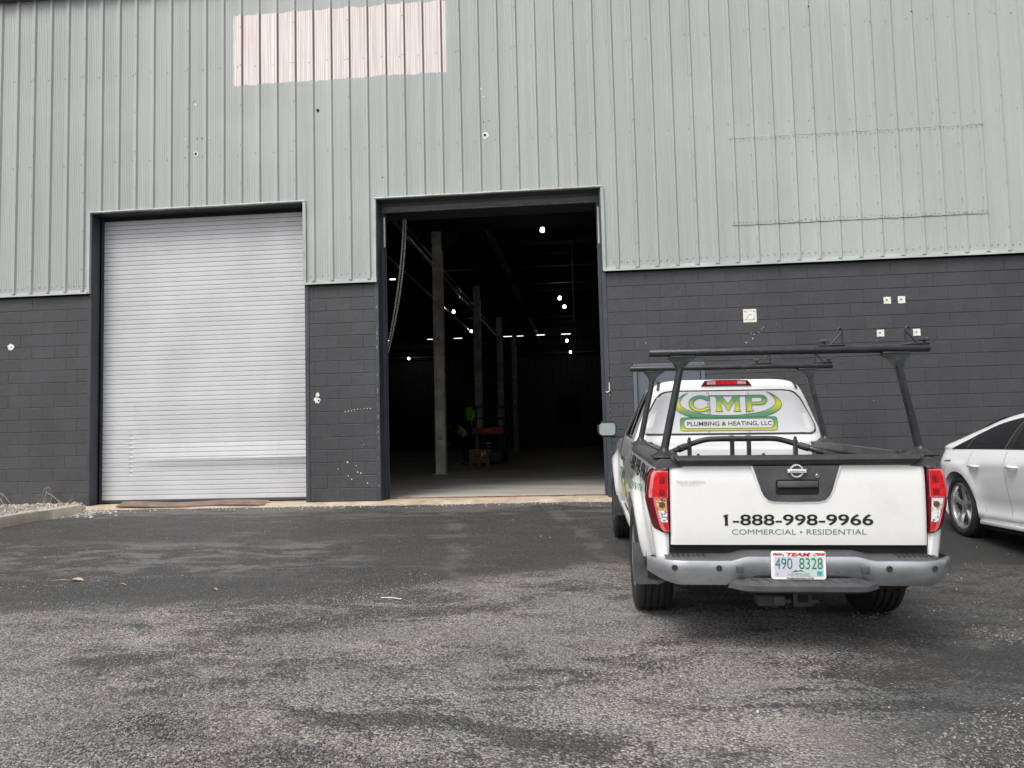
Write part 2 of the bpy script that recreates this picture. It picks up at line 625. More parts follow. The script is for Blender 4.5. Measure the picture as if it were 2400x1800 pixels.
def m_concrete(name, lo, hi, rust=0., bump=.3):
    t = NT(name)
    v = t.pos()
    n = t.noise(v, 2.2, 6, .65)
    c = t.mix(t.ramp(n, .3, .7), lo, hi)
    c = t.mix(t.math('MULTIPLY', t.ramp(t.noise(v, 40, 4, .7), .5, .75), .4), c, tuple(k*.62 for k in lo))
    if rust:
        r = t.ramp(t.noise(t.mapp(v, (2.5, 6, 2)), 1.0, 5, .7), .48, .66)
        c = t.mix(t.math('MULTIPLY', r, rust), c, (.24, .115, .045))
    t.base(c)
    t.set(Roughness=.85)
    t.bump(t.math('ADD', t.noise(v, 30, 5, .7), t.math('MULTIPLY', t.noise(v, 160, 3), .5)), bump, .01)
    return t.m
M_SILL = m_concrete('sill_concrete', (.34, .27, .19), (.52, .44, .34), .55, .5)
M_CURB = m_concrete('curb_concrete', (.33, .30, .235), (.47, .43, .35), .0, .45)

def m_floor():
    t = NT('worn_concrete_floor')
    v = t.pos()
    n = t.noise(t.mapp(v, (.35, 1.1, 1)), 1.0, 6, .65, .6)
    c = t.mix(t.ramp(n, .3, .7), (.36, .34, .305), (.56, .535, .485))
    sw = t.noise(t.mapp(v, (.5, 3.2, 1), (1, 4, 0)), 1.0, 5, .6, 1.2)
    c = t.mix(t.math('MULTIPLY', t.ramp(sw, .5, .62), .5), c, (.22, .205, .185))
    c = t.mix(t.math('MULTIPLY', t.ramp(t.noise(v, 12, 6, .75), .55, .75), .4), c, (.60, .57, .52))
    t.base(c)
    t.set(Roughness=.55)
    t.bump(t.noise(v, 18, 4), .12, .01)
    return t.m
M_FLOOR = m_floor()
M_STEEL = simple('painted_steel', (.047, .053, .064), .42, 0, .15, 3, .12, 40, world=True, dirt=((.12, .12, .12), .25))
M_TRIM = simple('trim_metal', (.40, .43, .41), .45, 0, .12, 3, 0, 40, world=True, dirt=((.33, .22, .15), .35))
M_TRIMW = simple('trim_edge', (.36, .37, .355), .4, 0, .2, 7, 0, 40, world=True, dirt=((.30, .17, .09), .8))
M_SLAT = simple('slat_paint', (.545, .55, .565), .36, 0, .07, .9, 0, 60, world=True, stretch=(1.1, 1, .5), dirt=((.44, .43, .41), .30), rand=.03)
M_SCREW = simple('screw_head', (.16, .165, .16), .5, .3, .3, 9, world=True)
M_HOLE = simple('hole_dark', (.006, .006, .007), .9, 0, .1, 9)
M_CHALK = simple('bare_chalk', (.74, .71, .65), .8, 0, .12, 25, .2, 90, world=True, dirt=((.42, .36, .28), .35))
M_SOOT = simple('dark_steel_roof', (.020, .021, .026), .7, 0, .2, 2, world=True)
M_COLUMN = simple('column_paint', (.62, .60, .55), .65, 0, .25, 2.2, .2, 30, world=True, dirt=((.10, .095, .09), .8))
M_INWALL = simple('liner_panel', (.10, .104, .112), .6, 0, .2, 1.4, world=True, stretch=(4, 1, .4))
M_GALV = simple('galvanised', (.48, .48, .47), .35, .9, .15, 8, world=True)

# ================================================================== ground
def asphalt_edge(x):
    e = -.075+.055*mnoise.noise((x*1.3, 3.1, 0))+.045*mnoise.noise((x*4.7, 8.1, 0))
    return WALL+e

def build_ground():
    xs = sorted(set([-60, -45, -32, -24, -18] + [round(-14+i*.25, 3) for i in range(113)] + [18, 24, 32, 45, 60]))
    mb = MB()
    rows = [-60, -40, -25, -15, -9, -5, -3] + lin(-2, 11.2, 67) + [11.35, 11.45]
    nv = len(rows)+1
    V = []
    for x in xs:
        for y in rows:
            a = .012*mnoise.noise((x*.5, y*.5, 0)) + .006*mnoise.noise((x*1.7, y*1.7, 4))
            V.append((x, min(y, asphalt_edge(x)-.05), ground_z(x, y)+a))
        e = asphalt_edge(x)
        V.append((x, e, ground_z(x, e)+.012*mnoise.noise((x*6, 0, 2))))
    F = []
    for i in range(len(xs)-1):
        for j in range(nv-1):
            F.append((i*nv+j, (i+1)*nv+j, (i+1)*nv+j+1, i*nv+j+1))
    mb.add(V, F)
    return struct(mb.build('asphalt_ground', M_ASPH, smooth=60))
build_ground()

# sill strip of old concrete along the foot of the wall, and the slab inside
def sill():
    mb = MB()
    xs = lin(-8.35, 7.0, 120)
    def fn(x, k):
        j = .015*mnoise.noise((x*2.3, k, 0))
        if k == 0: return (x, WALL-.30, -.16)
        if k == 1: return (x, WALL-.16+j, -.075+j)
        if k == 2: return (x, WALL-.06+j*2, -.035+j*.6)
        if k == 3: return (x, WALL-.02, -.012)
        return (x, WALL+.30, -.004)
    mb.grid(fn, xs, [0, 1, 2, 3, 4])
    return struct(mb.build('concrete_sill', M_SILL, smooth=50))
sill()
struct(MB().add([(-22, WALL+.30, 0), (18, WALL+.30, 0), (18, WALL+40, 0), (-22, WALL+40, 0)], [(0, 1, 2, 3)]).build('concrete_floor', M_FLOOR))
# rust line along the door threshold
struct(MB().rbox(-3.17, .36, WALL+.30, WALL+.35, -.05, .012, .004).build('threshold_angle', simple('rusty_angle', (.20, .10, .05), .8, .2, .4, 6, .4, 50, world=True, dirt=((.36, .30, .24), .5))))

# ================================================================== the warehouse
BLD = empty('warehouse', (0, WALL, 0))
tag(BLD, 'grey metal clad warehouse on dark painted block base with two tall door openings', 'building')
D1 = (-8.06, -4.41, 4.845)     # closed roller door: x0, x1, top
D2 = (-3.215, .40, 4.825)      # open door
FLASH = 3.51
EAVE = 8.62

def block_mesh(w, h, cache={}):
    k = (round(w, 3), round(h, 3))
    if k not in cache:
        b = .0036
        x0, x1, z0, z1 = .0006, w-.0006, .0034, h-.0034
        mb = MB()
        mb.add([(x0, .012, z0), (x1, .012, z0), (x1, .012, z1), (x0, .012, z1),
                (x0, .0026, z0), (x1, .0026, z0), (x1, .0026, z1), (x0, .0026, z1),
                (x0+.0012, 0, z0+b), (x1-.0012, 0, z0+b), (x1-.0012, 0, z1-b), (x0+.0012, 0, z1-b)],
               [(0, 1, 5, 4), (1, 2, 6, 5), (2, 3, 7, 6), (3, 0, 4, 7), (4, 5, 9, 8), (5, 6, 10, 9), (6, 7, 11, 10), (7, 4, 8, 11), (8, 9, 10, 11)])
        me = mb.mesh('concrete_block')
        me.materials.append(M_BLOCK)
        cache[k] = me
    return cache[k]

COURSES = [(-.19+0.0, .19)] + [(.2032*i, .2032) for i in range(17)]
def blocks(parent, x0, x1, phase, hole=None, merged=False):
    L = .4064
    acc = MB()
    for ci, (z, h) in enumerate(COURSES):
        if z < -.1 and not merged:
            continue
        off = phase+(L/2 if ci % 2 else 0)
        k0 = math.floor((x0-off)/L)
        x = off+k0*L
        while x < x1-.001:
            a, b = max(x, x0), min(x+L, x1)
            segs = [(a, b)]
            if hole and z < hole[2]:
                segs = [(p, q) for p, q in ((a, min(b, hole[0])), (max(a, hole[1]), b)) if q-p > .03]
            for p, q in segs:
                if q-p > .03:
                    hh = h
                    zz = z
                    if hole and z < hole[2] < z+h and False:
                        pass
                    if merged:
                        acc.box(p+.001, q-.001, random.uniform(-.001, .001), .02, zz+.0025, zz+hh-.0025)
                    else:
                        o = link('concrete_block', block_mesh(q-p, hh), None, parent)
                        o.location = (p, random.uniform(-.0012, .0012), zz)
                        o.rotation_euler = (random.uniform(-.004, .004), 0, random.uniform(-.002, .002))
            x += L
    return acc

def core(x0, x1, z0, z1):
    return MB().box(x0, x1, .0085, .19, z0, z1)
# left of the closed door
wl = core(-16, -8.10, -.3, 3.47).build('block_wall', M_BLOCK, BLD)
blocks(wl, -10.35, -8.10, -8.10)
stuff(blocks(wl, -16, -10.35, -8.10, merged=True).build('block_courses', M_BLOCK, wl))
# pier between the doors
wp = core(-4.345, -3.255, -.3, 3.47).build('block_wall', M_BLOCK, BLD)
blocks(wp, -4.345, -3.255, -4.345-.12)
# right of the open door
MD = (.80, 1.90, 2.034)
wr = core(.44, MD[0], -.3, 3.47).box(MD[1], 14, .0085, .19, -.3, 3.47).box(MD[0], MD[1], .0085, .19, MD[2], 3.47).build('block_wall', M_BLOCK, BLD)
blocks(wr, .44, 7.13, .44, hole=(MD[0], MD[1], 2.03))
stuff(blocks(wr, 7.13, 14, .44, merged=True).build('block_courses', M_BLOCK, wr))

# scraped patches where brackets were removed
def square_mark(parent, x, z, s, dirty=True):
    pts = []
    n = 5
    for sx, sz, ex, ez in ((-1, -1, 1, -1), (1, -1, 1, 1), (1, 1, -1, 1), (-1, 1, -1, -1)):
        for i in range(n):
            k = i/n
            pts.append((x+(sx+(ex-sx)*k)*s/2+random.uniform(-.003, .003), z+(sz+(ez-sz)*k)*s/2+random.uniform(-.003, .003)))
    MB().prism(pts, -.004, .004).build('bare_patch', M_CHALK, parent)
def hole(parent, x, z, r, y=-.0055, n=10):
    pts = [(x+r*cos(2*pi*i/n)*random.uniform(.8, 1.15), z+r*sin(2*pi*i/n)*random.uniform(.8, 1.15)) for i in range(n)]
    MB().prism(pts, y, .003).build('bolt_hole', M_HOLE, parent)
square_mark(wr, 2.606, 2.711, .20)
for dx in (-.064, .064):
    for dz in (-.06, .064):
        hole(wr, 2.606+dx, 2.711+dz, .009)
MB().lathe([(0, .03), (-.006, .034), (-.006, .05), (0, .054)], 'y', (2.612, -.004, 2.70), 24).build('bracket_ring', M_CHALK, wr, 40)
for px, pz in ((4.638, 2.865), (4.845, 2.867), (4.512, 2.371), (5.036, 2.366)):
    square_mark(wr, px, pz, .105)
    hole(wr, px-.008, pz+.004, .013)
def ragged(parent, x, z, r, n=14, y=-.004, amp=.3, name='bare_patch', m=None):
    pts = [(x+r*cos(2*pi*i/n)*(1+random.uniform(-amp, amp)), z+r*sin(2*pi*i/n)*(1+random.uniform(-amp, amp))) for i in range(n)]
    MB().prism(pts, y, .004 if y > -.01 else y+.006).build(name, m or M_CHALK, parent)
ragged(wl, -9.49, 2.652, .056, 18, amp=.22)
hole(wl, -9.48, 2.652, .012)
ragged(wp, -4.21, 1.70, .034)
ragged(wp, -4.215, 1.615, .05, amp=.35)
hole(wp, -4.19, 1.607, .016)
for i in range(9):      # scrape across the pier
    k = i/8
    ragged(wp, -3.76+.41*k, 1.415+.09*k-.05*k*k, .006+.004*random.random(), 7)
for x, z in ((2.62, 2.36), (2.66, 2.42), (2.71, 2.45), (2.76, 2.50), (2.55, 2.30), (2.80, 2.53), (2.60, 2.44), (2.42, 2.17), (2.78, 2.17), (1.03, 2.35), (1.06, 2.20)):
    ragged(wr, x+random.uniform(-.02, .02), z, random.uniform(.005, .011), 7)
for i in range(9):
    ragged(wp, random.uniform(-4.15, -3.4), random.uniform(.25, .72), random.uniform(.006, .012), 7)

# ---- steel jambs and heads
def jamb(x0, x1, name='door_jamb', z1=FLASH-.03, y1=.30):
    return MB().rbox(x0, x1, -.012, y1, -.03, z1, .006, 1)
jl = jamb(-8.115, D1[0], z1=D1[2]).build('door_jamb', M_STEEL, BLD)
jr = jamb(D1[1]+.0, -4.340, z1=FLASH-.02).box(D1[1], -4.36, 0, .3, FLASH-.02, D1[2]).build('door_jamb', M_STEEL, BLD)
j3 = jamb(-3.262, D2[0]+.025, z1=FLASH-.02).rbox(D2[0]-.02, D2[0]+.025, -.012, .30, FLASH-.02, D2[2], .005, 1).build('door_jamb', M_STEEL, BLD)
j4 = jamb(D2[1]-.03, .445, z1=FLASH-.02).rbox(D2[1]-.03, D2[1]+.02, -.012, .3, FLASH-.02, D2[2], .005, 1).build('door_jamb', M_STEEL, BLD)
# chipped white paint on the jamb arrises
for i in range(26):
    z = random.choice((random.uniform(.2, 1.4), random.uniform(1.0, 3.2)))
    MB().box(-3.226, -3.222, -.0145, -.010, z, z+random.uniform(.01, .04)).build('paint_chip', M_CHALK, j3)
for i in range(10):
    z = random.uniform(.4, 2.4)
    MB().box(.432, .436, -.0145, -.010, z, z+random.uniform(.008, .03)).build('paint_chip', M_CHALK, j4)
MB().tube([(.435, -.02, 1.75), (.435, -.02, 1.62), (.40, -.03, 1.60), (.375, -.03, 1.61)], .008, 6).build('wall_hook', M_CHALK, BLD, 40)
MB().box(-8.2, -4.3, .0, .30, D1[2], D1[2]+.12).build('door_head', M_STEEL, BLD)
MB().box(-3.3, .46, .0, .30, D2[2], D2[2]+.12).build('door_head', M_STEEL, BLD)

# ---- cladding sheets (each with three ribs), one object each
RIB0 = -5.468
PITCH = .3048
def profile(x0, x1):
    """(x, y) corner points of the rolled sheet between x0 and x1"""
    pts = []
    k0 = math.floor((x0-RIB0)/PITCH)-1
    k1 = math.ceil((x1-RIB0)/PITCH)+1
    for k in range(k0, k1+1):
        c = RIB0+k*PITCH
        pts += [(c-.040, 0), (c-.019, -.030), (c+.019, -.030), (c+.040, 0)]
        for d in (.075, .105, .135, .165, .195, .225):
            pts += [(c+d-.005, 0), (c+d-.002, -.0035), (c+d+.002, -.0035), (c+d+.005, 0)]
    pts.sort()
    def yat(x):
        return interp(x, pts)
    out = [(x0, yat(x0))]+[p for p in pts if x0+1e-4 < p[0] < x1-1e-4]+[(x1, yat(x1))]
    return out
def sheet_faces(mb, x0, x1, z0, z1, y, grow=0., edge=0.):
    pr = profile(x0, x1)
    zs = [z0+(z1-z0)*i/4 for i in range(5)]
    n = len(pr)
    V = []
    for zi, z in enumerate(zs):
        for px, py in pr:
            w = .0025*mnoise.noise((px*2.2, z*1.3, 1.0))
            dz = edge*mnoise.noise((px*5, zi, 2)) if zi in (0, 4) else 0
            V.append((px, y+py*(1+grow)+w, z+dz))
    F = []
    for i in range(4):
        for j in range(n-1):
            F.append((i*n+j, i*n+j+1, (i+1)*n+j+1, (i+1)*n+j))
    mb.add(V, F)
CLAD = MB().box(-16, D1[0]-.05, -.012, .02, FLASH+.03, EAVE).box(D1[1]+.05, D2[0]-.04, -.012, .02, FLASH+.03, EAVE).box(D2[1]+.04, 14, -.012, .02, FLASH+.03, EAVE).box(D1[0]-.05, D1[1]+.05, -.012, .02, D1[2]+.05, EAVE).box(D2[0]-.04, D2[1]+.04, -.012, .02, D2[2]+.05, EAVE).build('metal_cladding', M_STEEL, BLD)
x = RIB0-.02-PITCH*3*11
i = 0
while x < 13.5:
    xa, xb = x, x+PITCH*3
    mb = MB()
    cuts = sorted(set([xa, xb]+[c for c in (D1[0]-.02, D1[1]+.02, D2[0]-.02, D2[1]+.02) if xa < c < xb]))
    for a, b in zip(cuts, cuts[1:]):
        c = (a+b)/2
        zb = FLASH+.025
        if D1[0]-.02 < c < D1[1]+.02:
            zb = D1[2]+.02
        if D2[0]-.02 < c < D2[1]+.02:
            zb = D2[2]+.02
        sheet_faces(mb, a, b, zb, EAVE, -.022-.0018*(i % 2))
    mb.build('cladding_sheet', M_CLAD, CLAD)
    x = xb
    i += 1
# overlapping repair sheets on the right
for k in range(4):
    a = 2.40+PITCH*3*k
    mb = MB()
    sheet_faces(mb, a, min(a+PITCH*3+.02, 6.16), 4.12, 5.485, -.0285-.001*(k % 2), .10, .012)
    mb.build('repair_sheet', M_CLAD, CLAD)
mb = MB()
_pr = profile(2.40, 6.16)
_path = []
for q, (px_, py_) in enumerate(_pr):
    _path.append((px_, -.0295+py_*1.12-.0005, 5.486+.008*mnoise.noise((px_*7, 1, 2))))
mb.tube(_path, .0035, 5)
mb.build('sealant_bead', simple('sealant', (.44, .46, .44), .6, 0, .3, 9, world=True), CLAD)
mb = MB()
mb.tube([(a, b+.001, c-1.372+.006*mnoise.noise((a*9, 5, 2))) for a, b, c in _path], .003, 5)
mb.build('sealant_bead', simple('dark_joint', (.27, .285, .27), .7, 0, .3, 9, world=True), CLAD)
# screws
mb = MB()
def screw(x, z, y):
    r = .0085
    mb.add([(x+r*cos(t*pi/3), y, z+r*sin(t*pi/3)) for t in range(6)]+[(x+r*.8*cos(t*pi/3), y-.006, z+r*.8*sin(t*pi/3)) for t in range(6)],
           [(6, 7, 8, 9, 10, 11)]+[(t, (t+1) % 6, 6+(t+1) % 6, 6+t) for t in range(6)])
for k in range(-34, 62):
    c = RIB0+k*PITCH
    def solid(z):
        return not ((D1[0] < c < D1[1] and z < D1[2]+.1) or (D2[0] < c < D2[1] and z < D2[2]+.1))
    for z in (7.20, 5.70):
        if random.random() < .93:
            screw(c-.055, z+random.uniform(-.02, .02), -.0245)
    for dx in (-.055, .06, .15):
        if solid(3.63):
            screw(c+dx, 3.63+random.uniform(-.012, .012), -.0245)
    if k % 3 == 0:
        z = 3.9
        while z < 8.5:
            if solid(z):
                screw(c+.002, z+random.uniform(-.02, .02), -.0535)
            z += .66
for x in lin(2.43, 6.13, 56):
    d = abs(((x-RIB0)/PITCH+.5) % 1-.5)*PITCH
    y = -.030 if d > .04 else -.064
    screw(x+random.uniform(-.01, .01), 5.45+random.uniform(-.012, .012), y)
    screw(x+random.uniform(-.01, .01), 4.155+random.uniform(-.012, .012), y)
for k in range(13):
    c = 2.40+.02+PITCH*k
    for z in lin(4.35, 5.2, 3):
        screw(c+.0, z, -.064)
stuff(mb.build('screw_heads', M_SCREW, CLAD))
# old fixing holes in the sheets
def clad_hole(x, z, r, chip=0.):
    if chip:
        ragged(CLAD, x+.005, z-.005, chip, 12, -.0275, .35, 'bare_patch', M_CHALK)
    hole(CLAD, x, z, r, -.031, 12)
clad_hole(-4.16, 6.37, .026)
clad_hole(-1.41, 5.784, .022, .05)
clad_hole(-6.246, 5.763, .022, .045)
for x, z, r in ((-6.30, 6.68, .05), (-6.25, 6.60, .03), (-1.46, 6.55, .03), (-1.42, 6.42, .018), (-6.42, 6.02, .018), (-6.02, 6.02, .018)):
    ragged(CLAD, x, z, r*.7, 10, -.0275, .5, 'bare_patch', M_CLAD if r > .04 else M_CHALK)
for x, z in ((-1.43, 6.00), (-1.34, 6.01), (-6.22, 6.02), (-6.14, 6.02), (-3.09, 4.99+.2), (-3.06, 5.19)):
    hole(CLAD, x, z, .009, -.031, 8)
for x, z in ((3.32, 7.9), (3.62, 8.25), (3.62, 7.5), (3.93, 8.1), (4.3, 8.35), (4.3, 7.75), (4.9, 8.25), (4.93, 7.55), (5.2, 7.3), (5.55, 8.0)):
    c = RIB0+round((x-RIB0)/PITCH)*PITCH
    hole(CLAD, c+.02, z, .012, -.058, 8)
# trims
def trim(x0, x1, z, drop=.045, nm='drip_trim'):
    mb = MB()
    def fn(u, k):
        w = .004*mnoise.noise((u*1.5, z, 0))
        pr = [(-.012, z+.05), (-.030, z+.05), (-.032, z+.012), (-.075, z+.004), (-.078, z-drop*.55), (-.070, z-drop*.6), (-.066, z-.012), (-.012, z-.012)]
        return (u, pr[k][0], pr[k][1]+w)
    mb.grid(fn, lin(x0, x1, max(4, int((x1-x0)/.4))), list(range(8)))
    return mb.build(nm, M_TRIM, BLD)
trim(-16, -8.10, FLASH)
trim(-4.42, -3.20, FLASH-.01)
trim(.40, 14, FLASH)
for a, b, z in ((D1[0]-.06, D1[1]+.03, D1[2]), (D2[0]-.04, D2[1]+.03, D2[2])):
    mb = MB()
    def fn(u, k):
        w = .005*mnoise.noise((u*2.1, z, 3))
        pr = [(-.02, z+.030), (-.058, z+.028), (-.064, z+.014), (-.060, z+.002), (.0, z+.002)]
        return (u, pr[k][0]+w*.6, pr[k][1]+w)
    mb.grid(fn, lin(a, b, 24), list(range(5)))
    mb.build('head_trim', M_TRIMW, BLD)
for xx, z0, z1, nm in ((D1[0]-.03, FLASH-.02, D1[2], 0), (D1[1]+.012, FLASH-.02, D1[2], 1), (D2[0]-.012, FLASH, D2[2], 0), (D2[1]+.012, FLASH, D2[2], 1)):
    mb = MB()
    def fn(z, k):
        w = .010*mnoise.noise((z*1.6, xx, 3)) if xx > -4 and xx < -3 else .002*mnoise.noise((z*1.6, xx, 3))
        pr = [(-.03, -.015), (-.03, -.058), (.018, -.062), (.018, -.01)]
        return (xx+w+pr[k][0]*(1 if nm == 0 else -1), pr[k][1], z)
    mb.grid(fn, lin(z0, z1, 14), list(range(4)))
    mb.build('jamb_trim', M_TRIM, BLD)
# eave gutter and roof edge
MB().box(-16, 14, -.16, .04, EAVE, EAVE+.16).build('eave_gutter', simple('gutter_paint', (.07, .07, .10), .5, world=True), BLD)
MB().add([(-22, -.2, EAVE+.16), (18, -.2, EAVE+.16), (18, 40, 9.2), (-22, 40, 9.2), (-22, -.2, EAVE+.22), (18, -.2, EAVE+.22), (18, 40, 9.27), (-22, 40, 9.27)],
         [(0, 1, 2, 3), (7, 6, 5, 4), (0, 4, 5, 1), (1, 5, 6, 2), (2, 6, 7, 3), (3, 7, 4, 0)]).build('roof', M_SOOT, BLD)

# ---- closed roller door
door = MB().rbox(D1[0]+.03, D1[1]-.01, .262, .30, .012, .055, .008).build('roller_door', M_STEEL, BLD)
SP = .0775
X0, X1 = D1[0]+.035, D1[1]-.012
def bulge(x, z):
    k = (x-X0)/(X1-X0)
    b = 0
    if .2 < z < 1.5:
        g = sst(.135, .30, k)*(.55+.45*k)
        zc = .70
        if z >= zc:
            b += .050*g*max(0, 1-(z-zc)/.28)
            b -= .010*g*sst(.2, .5, z-zc)*sst(.8, .45, z-zc)
        else:
            b += .040*g*max(0, 1-(zc-z)/.155)
        # creases
        b -= .018*math.exp(-((k-.14)/.007)**2)*(.6+.4*sin(z*81))*sst(.35, .5, z)*sst(1.25, 1.1, z)
        b += .006*math.exp(-((k-.845+.02*(z-.7))/.006)**2)*sst(.4, .5, z)*sst(1.15, 1.0, z)
    b += .0007*mnoise.noise((k*2.2, z*2.0, 5))
    return b
def slat(z, n, prof):
    mb = MB()
    if n > 20:
        us = sorted(set(lin(0, 1, n)+[.134, .137, .14, .143, .146, .838, .842, .845, .848, .852]))
    else:
        us = lin(0, 1, n)
    def fn(u, k):
        xx = X0+(X1-X0)*u
        dy, dz = prof[k]
        return (xx, .268-bulge(xx, z+dz)+dy, z+dz)
    mb.grid(fn, us, list(range(len(prof))))
    return mb.build('slat', M_SLAT, door, 30)
PR = [(.012, .0026), (.001, .0028), (-.0012, .0045), (-.0016, .02), (-.0018, .04), (-.0014, .067), (-.0006, .0732), (.002, .0746), (.012, .0748)]
for k in range(61):
    z = .055+SP*k
    slat(z, 36 if k < 19 else 6, PR)
MB().box(D1[0], D1[0]+.036, .235, .259, .01, D1[2]).box(D1[0], D1[0]+.05, .285, .31, .01, D1[2]).build('door_guide', M_STEEL, BLD)
MB().box(D1[1]-.036, D1[1], .235, .255, .01, D1[2]).build('door_guide', M_STEEL, BLD)
MB().box(D1[0], D1[1], .31, .33, -.02, D1[2]+.1).build('door_backing', M_SOOT, BLD)
# ---- open door: rolled curtain's bottom bar in the head, guides
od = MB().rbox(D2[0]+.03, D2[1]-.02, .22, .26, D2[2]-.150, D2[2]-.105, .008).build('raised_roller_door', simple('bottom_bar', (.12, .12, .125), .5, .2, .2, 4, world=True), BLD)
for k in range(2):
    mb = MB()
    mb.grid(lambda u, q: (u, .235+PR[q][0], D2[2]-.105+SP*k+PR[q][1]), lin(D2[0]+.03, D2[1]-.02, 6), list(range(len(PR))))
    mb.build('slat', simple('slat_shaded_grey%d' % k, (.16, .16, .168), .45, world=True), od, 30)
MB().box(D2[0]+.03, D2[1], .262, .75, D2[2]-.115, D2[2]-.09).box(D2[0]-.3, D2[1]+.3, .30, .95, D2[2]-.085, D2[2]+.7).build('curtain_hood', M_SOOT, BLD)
MB().box(D2[0]+.025, D2[0]+.065, .24, .262, .0, D2[2]-.05).box(D2[0]+.025, D2[0]+.085, .30, .315, .0, D2[2]-.05).build('door_guide', M_STEEL, BLD)
MB().box(D2[1]-.075, D2[1]-.03, .24, .262, .0, D2[2]-.05).build('door_guide', M_STEEL, BLD)
for xg, z0, z1 in ((D2[0]+.075, 4.1, 4.6), (D2[1]-.045, 4.0, 4.6)):
    MB().box(xg-.012, xg+.012, .225, .239, z0, z1).build('guide_wear_strip', M_GALV, BLD)

# ---- personnel door
md = MB().rbox(MD[0]+.07, MD[1]-.07, .03, .08, 0, MD[2]-.065, .004, 1).build('personnel_door', simple('door_grey', (.105, .115, .14), .45, 0, .08, 3, world=True), BLD)
fr = MB()
fr.rbox(MD[0]+.004, MD[0]+.064, -.012, .12, -.02, MD[2]-.004, .004, 1).rbox(MD[1]-.064, MD[1]-.004, -.012, .12, -.02, MD[2]-.004, .004, 1).rbox(MD[0]+.0645, MD[1]-.0645, -.011, .12, MD[2]-.064, MD[2]-.004, .004, 1)
fr.build('door_frame', simple('frame_grey', (.12, .13, .155), .42, 0, .08, 3, world=True), md)
MB().tube([(1.70, .03, 1.0), (1.70, -.03, 1.0), (1.58, -.035, 1.0)], .011, 8).build('door_handle', M_GALV, md, 40)

# ---- interior shell
def corr(x0, x1, y, z0, z1, pitch=.35, nm='back_wall', along='x'):
    mb = MB()
    us = []
    u = x0
    while u < x1:
        us += [(u, 0), (u+pitch*.42, 0), (u+pitch*.5, .05), (u+pitch*.9, .05)]
        u += pitch
    V = []
    for a, d in us:
        for z in (z0, z1):
            V.append((a, y-d, z) if along == 'x' else (y+d, a, z))
    mb.add(V, [(2*i, 2*i+2, 2*i+3, 2*i+1) for i in range(len(us)-1)])
    return mb.build(nm, M_INWALL, BLD)
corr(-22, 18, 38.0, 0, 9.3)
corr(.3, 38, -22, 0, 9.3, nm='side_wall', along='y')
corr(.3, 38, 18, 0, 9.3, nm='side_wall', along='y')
MB().box(-22, -16, .02, .19, -.3, 9).box(14, 18, .02, .19, -.3, 9).build('front_wall_end', M_SOOT, BLD)
MB().box(-16, -8.06, .20, .24, -.1, EAVE).box(-4.41, D2[0]-.0, .305, .33, -.1, EAVE).box(D2[1], 14, .305, .33, -.1, EAVE).box(D2[0], D2[1], .305, .33, D2[2]+.7, EAVE).box(-8.06, -4.41, .34, .36, D1[2], EAVE).build('inner_lining', M_SOOT, BLD)
COLY = [7.67, 15.17, 22.67, 30.17]
for cy in COLY:
    for cx in (-3.66, 9.5, -16.5):
        c = MB().rbox(cx-.13, cx+.13, cy-.13, cy+.13, 0, 6.35, .012, 1)
        o = c.build('column', M_COLUMN, BLD)
        MB().rbox(cx-.2, cx+.2, cy-.2, cy+.2, 0, .02, .004, 1).build('base_plate', M_COLUMN, o)
        MB().prism([(cx-.55, 6.34), (cx-.55, 6.22), (cx-.14, 5.85), (cx+.14, 5.85), (cx+.55, 6.22), (cx+.55, 6.34)], cy-.12, cy+.12).build('capital', M_SOOT, o)
    MB().box(-22, 18, cy-.09, cy+.09, 6.36, 6.40).box(-22, 18, cy-.012, cy+.012, 6.40, 6.88).box(-22, 18, cy-.09, cy+.09, 6.88, 6.92).build('roof_beam', M_SOOT, BLD)
for k in range(22):
    yy = 1.2+k*1.7
    MB().box(-22, 18, yy-.03, yy+.03, 6.93, 7.08).build('purlin', M_SOOT, BLD)
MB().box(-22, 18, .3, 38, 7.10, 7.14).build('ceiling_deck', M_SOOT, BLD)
for px, pz, r in ((-4.4, 6.2, .05), (-5.3, 6.05, .035), (-2.45, 6.55, .014), (-2.38, 6.55, .014), (-2.31, 6.55, .014), (-4.05, 6.0, .02)):
    MB().tube([(px, 1.5, pz), (px, 37.5, pz)], r, 8).build('ceiling_pipe', M_GALV, BLD, 40)
MB().tube([(-20, 36.5, 6.1), (2, 36.5, 6.1)], .06, 8).build('ceiling_pipe', M_GALV, BLD, 40)
MB().tube([(-.15, 10, 6.5), (-.15, 10, 4.2)], .012, 6).build('ceiling_pipe', M_GALV, BLD, 40)
MB().box(-22, 18, 37.2, 37.9, 6.0, 6.5).build('wall_girt', M_SOOT, BLD)
M_BROWN = simple('brown_board', (.10, .06, .045), .7, 0, .2, 3, world=True)
MB().rbox(-7.9, -7.0, 37.86, 37.93, 4.5, 6.0, .01, 1).build('wall_board', M_BROWN, BLD)
MB().rbox(-1.5, -.1, 37.86, 37.93, 1.6, 3.5, .01, 1).build('wall_board', simple('maroon_board', (.07, .03, .03), .7, 0, .2, 3, world=True), BLD)
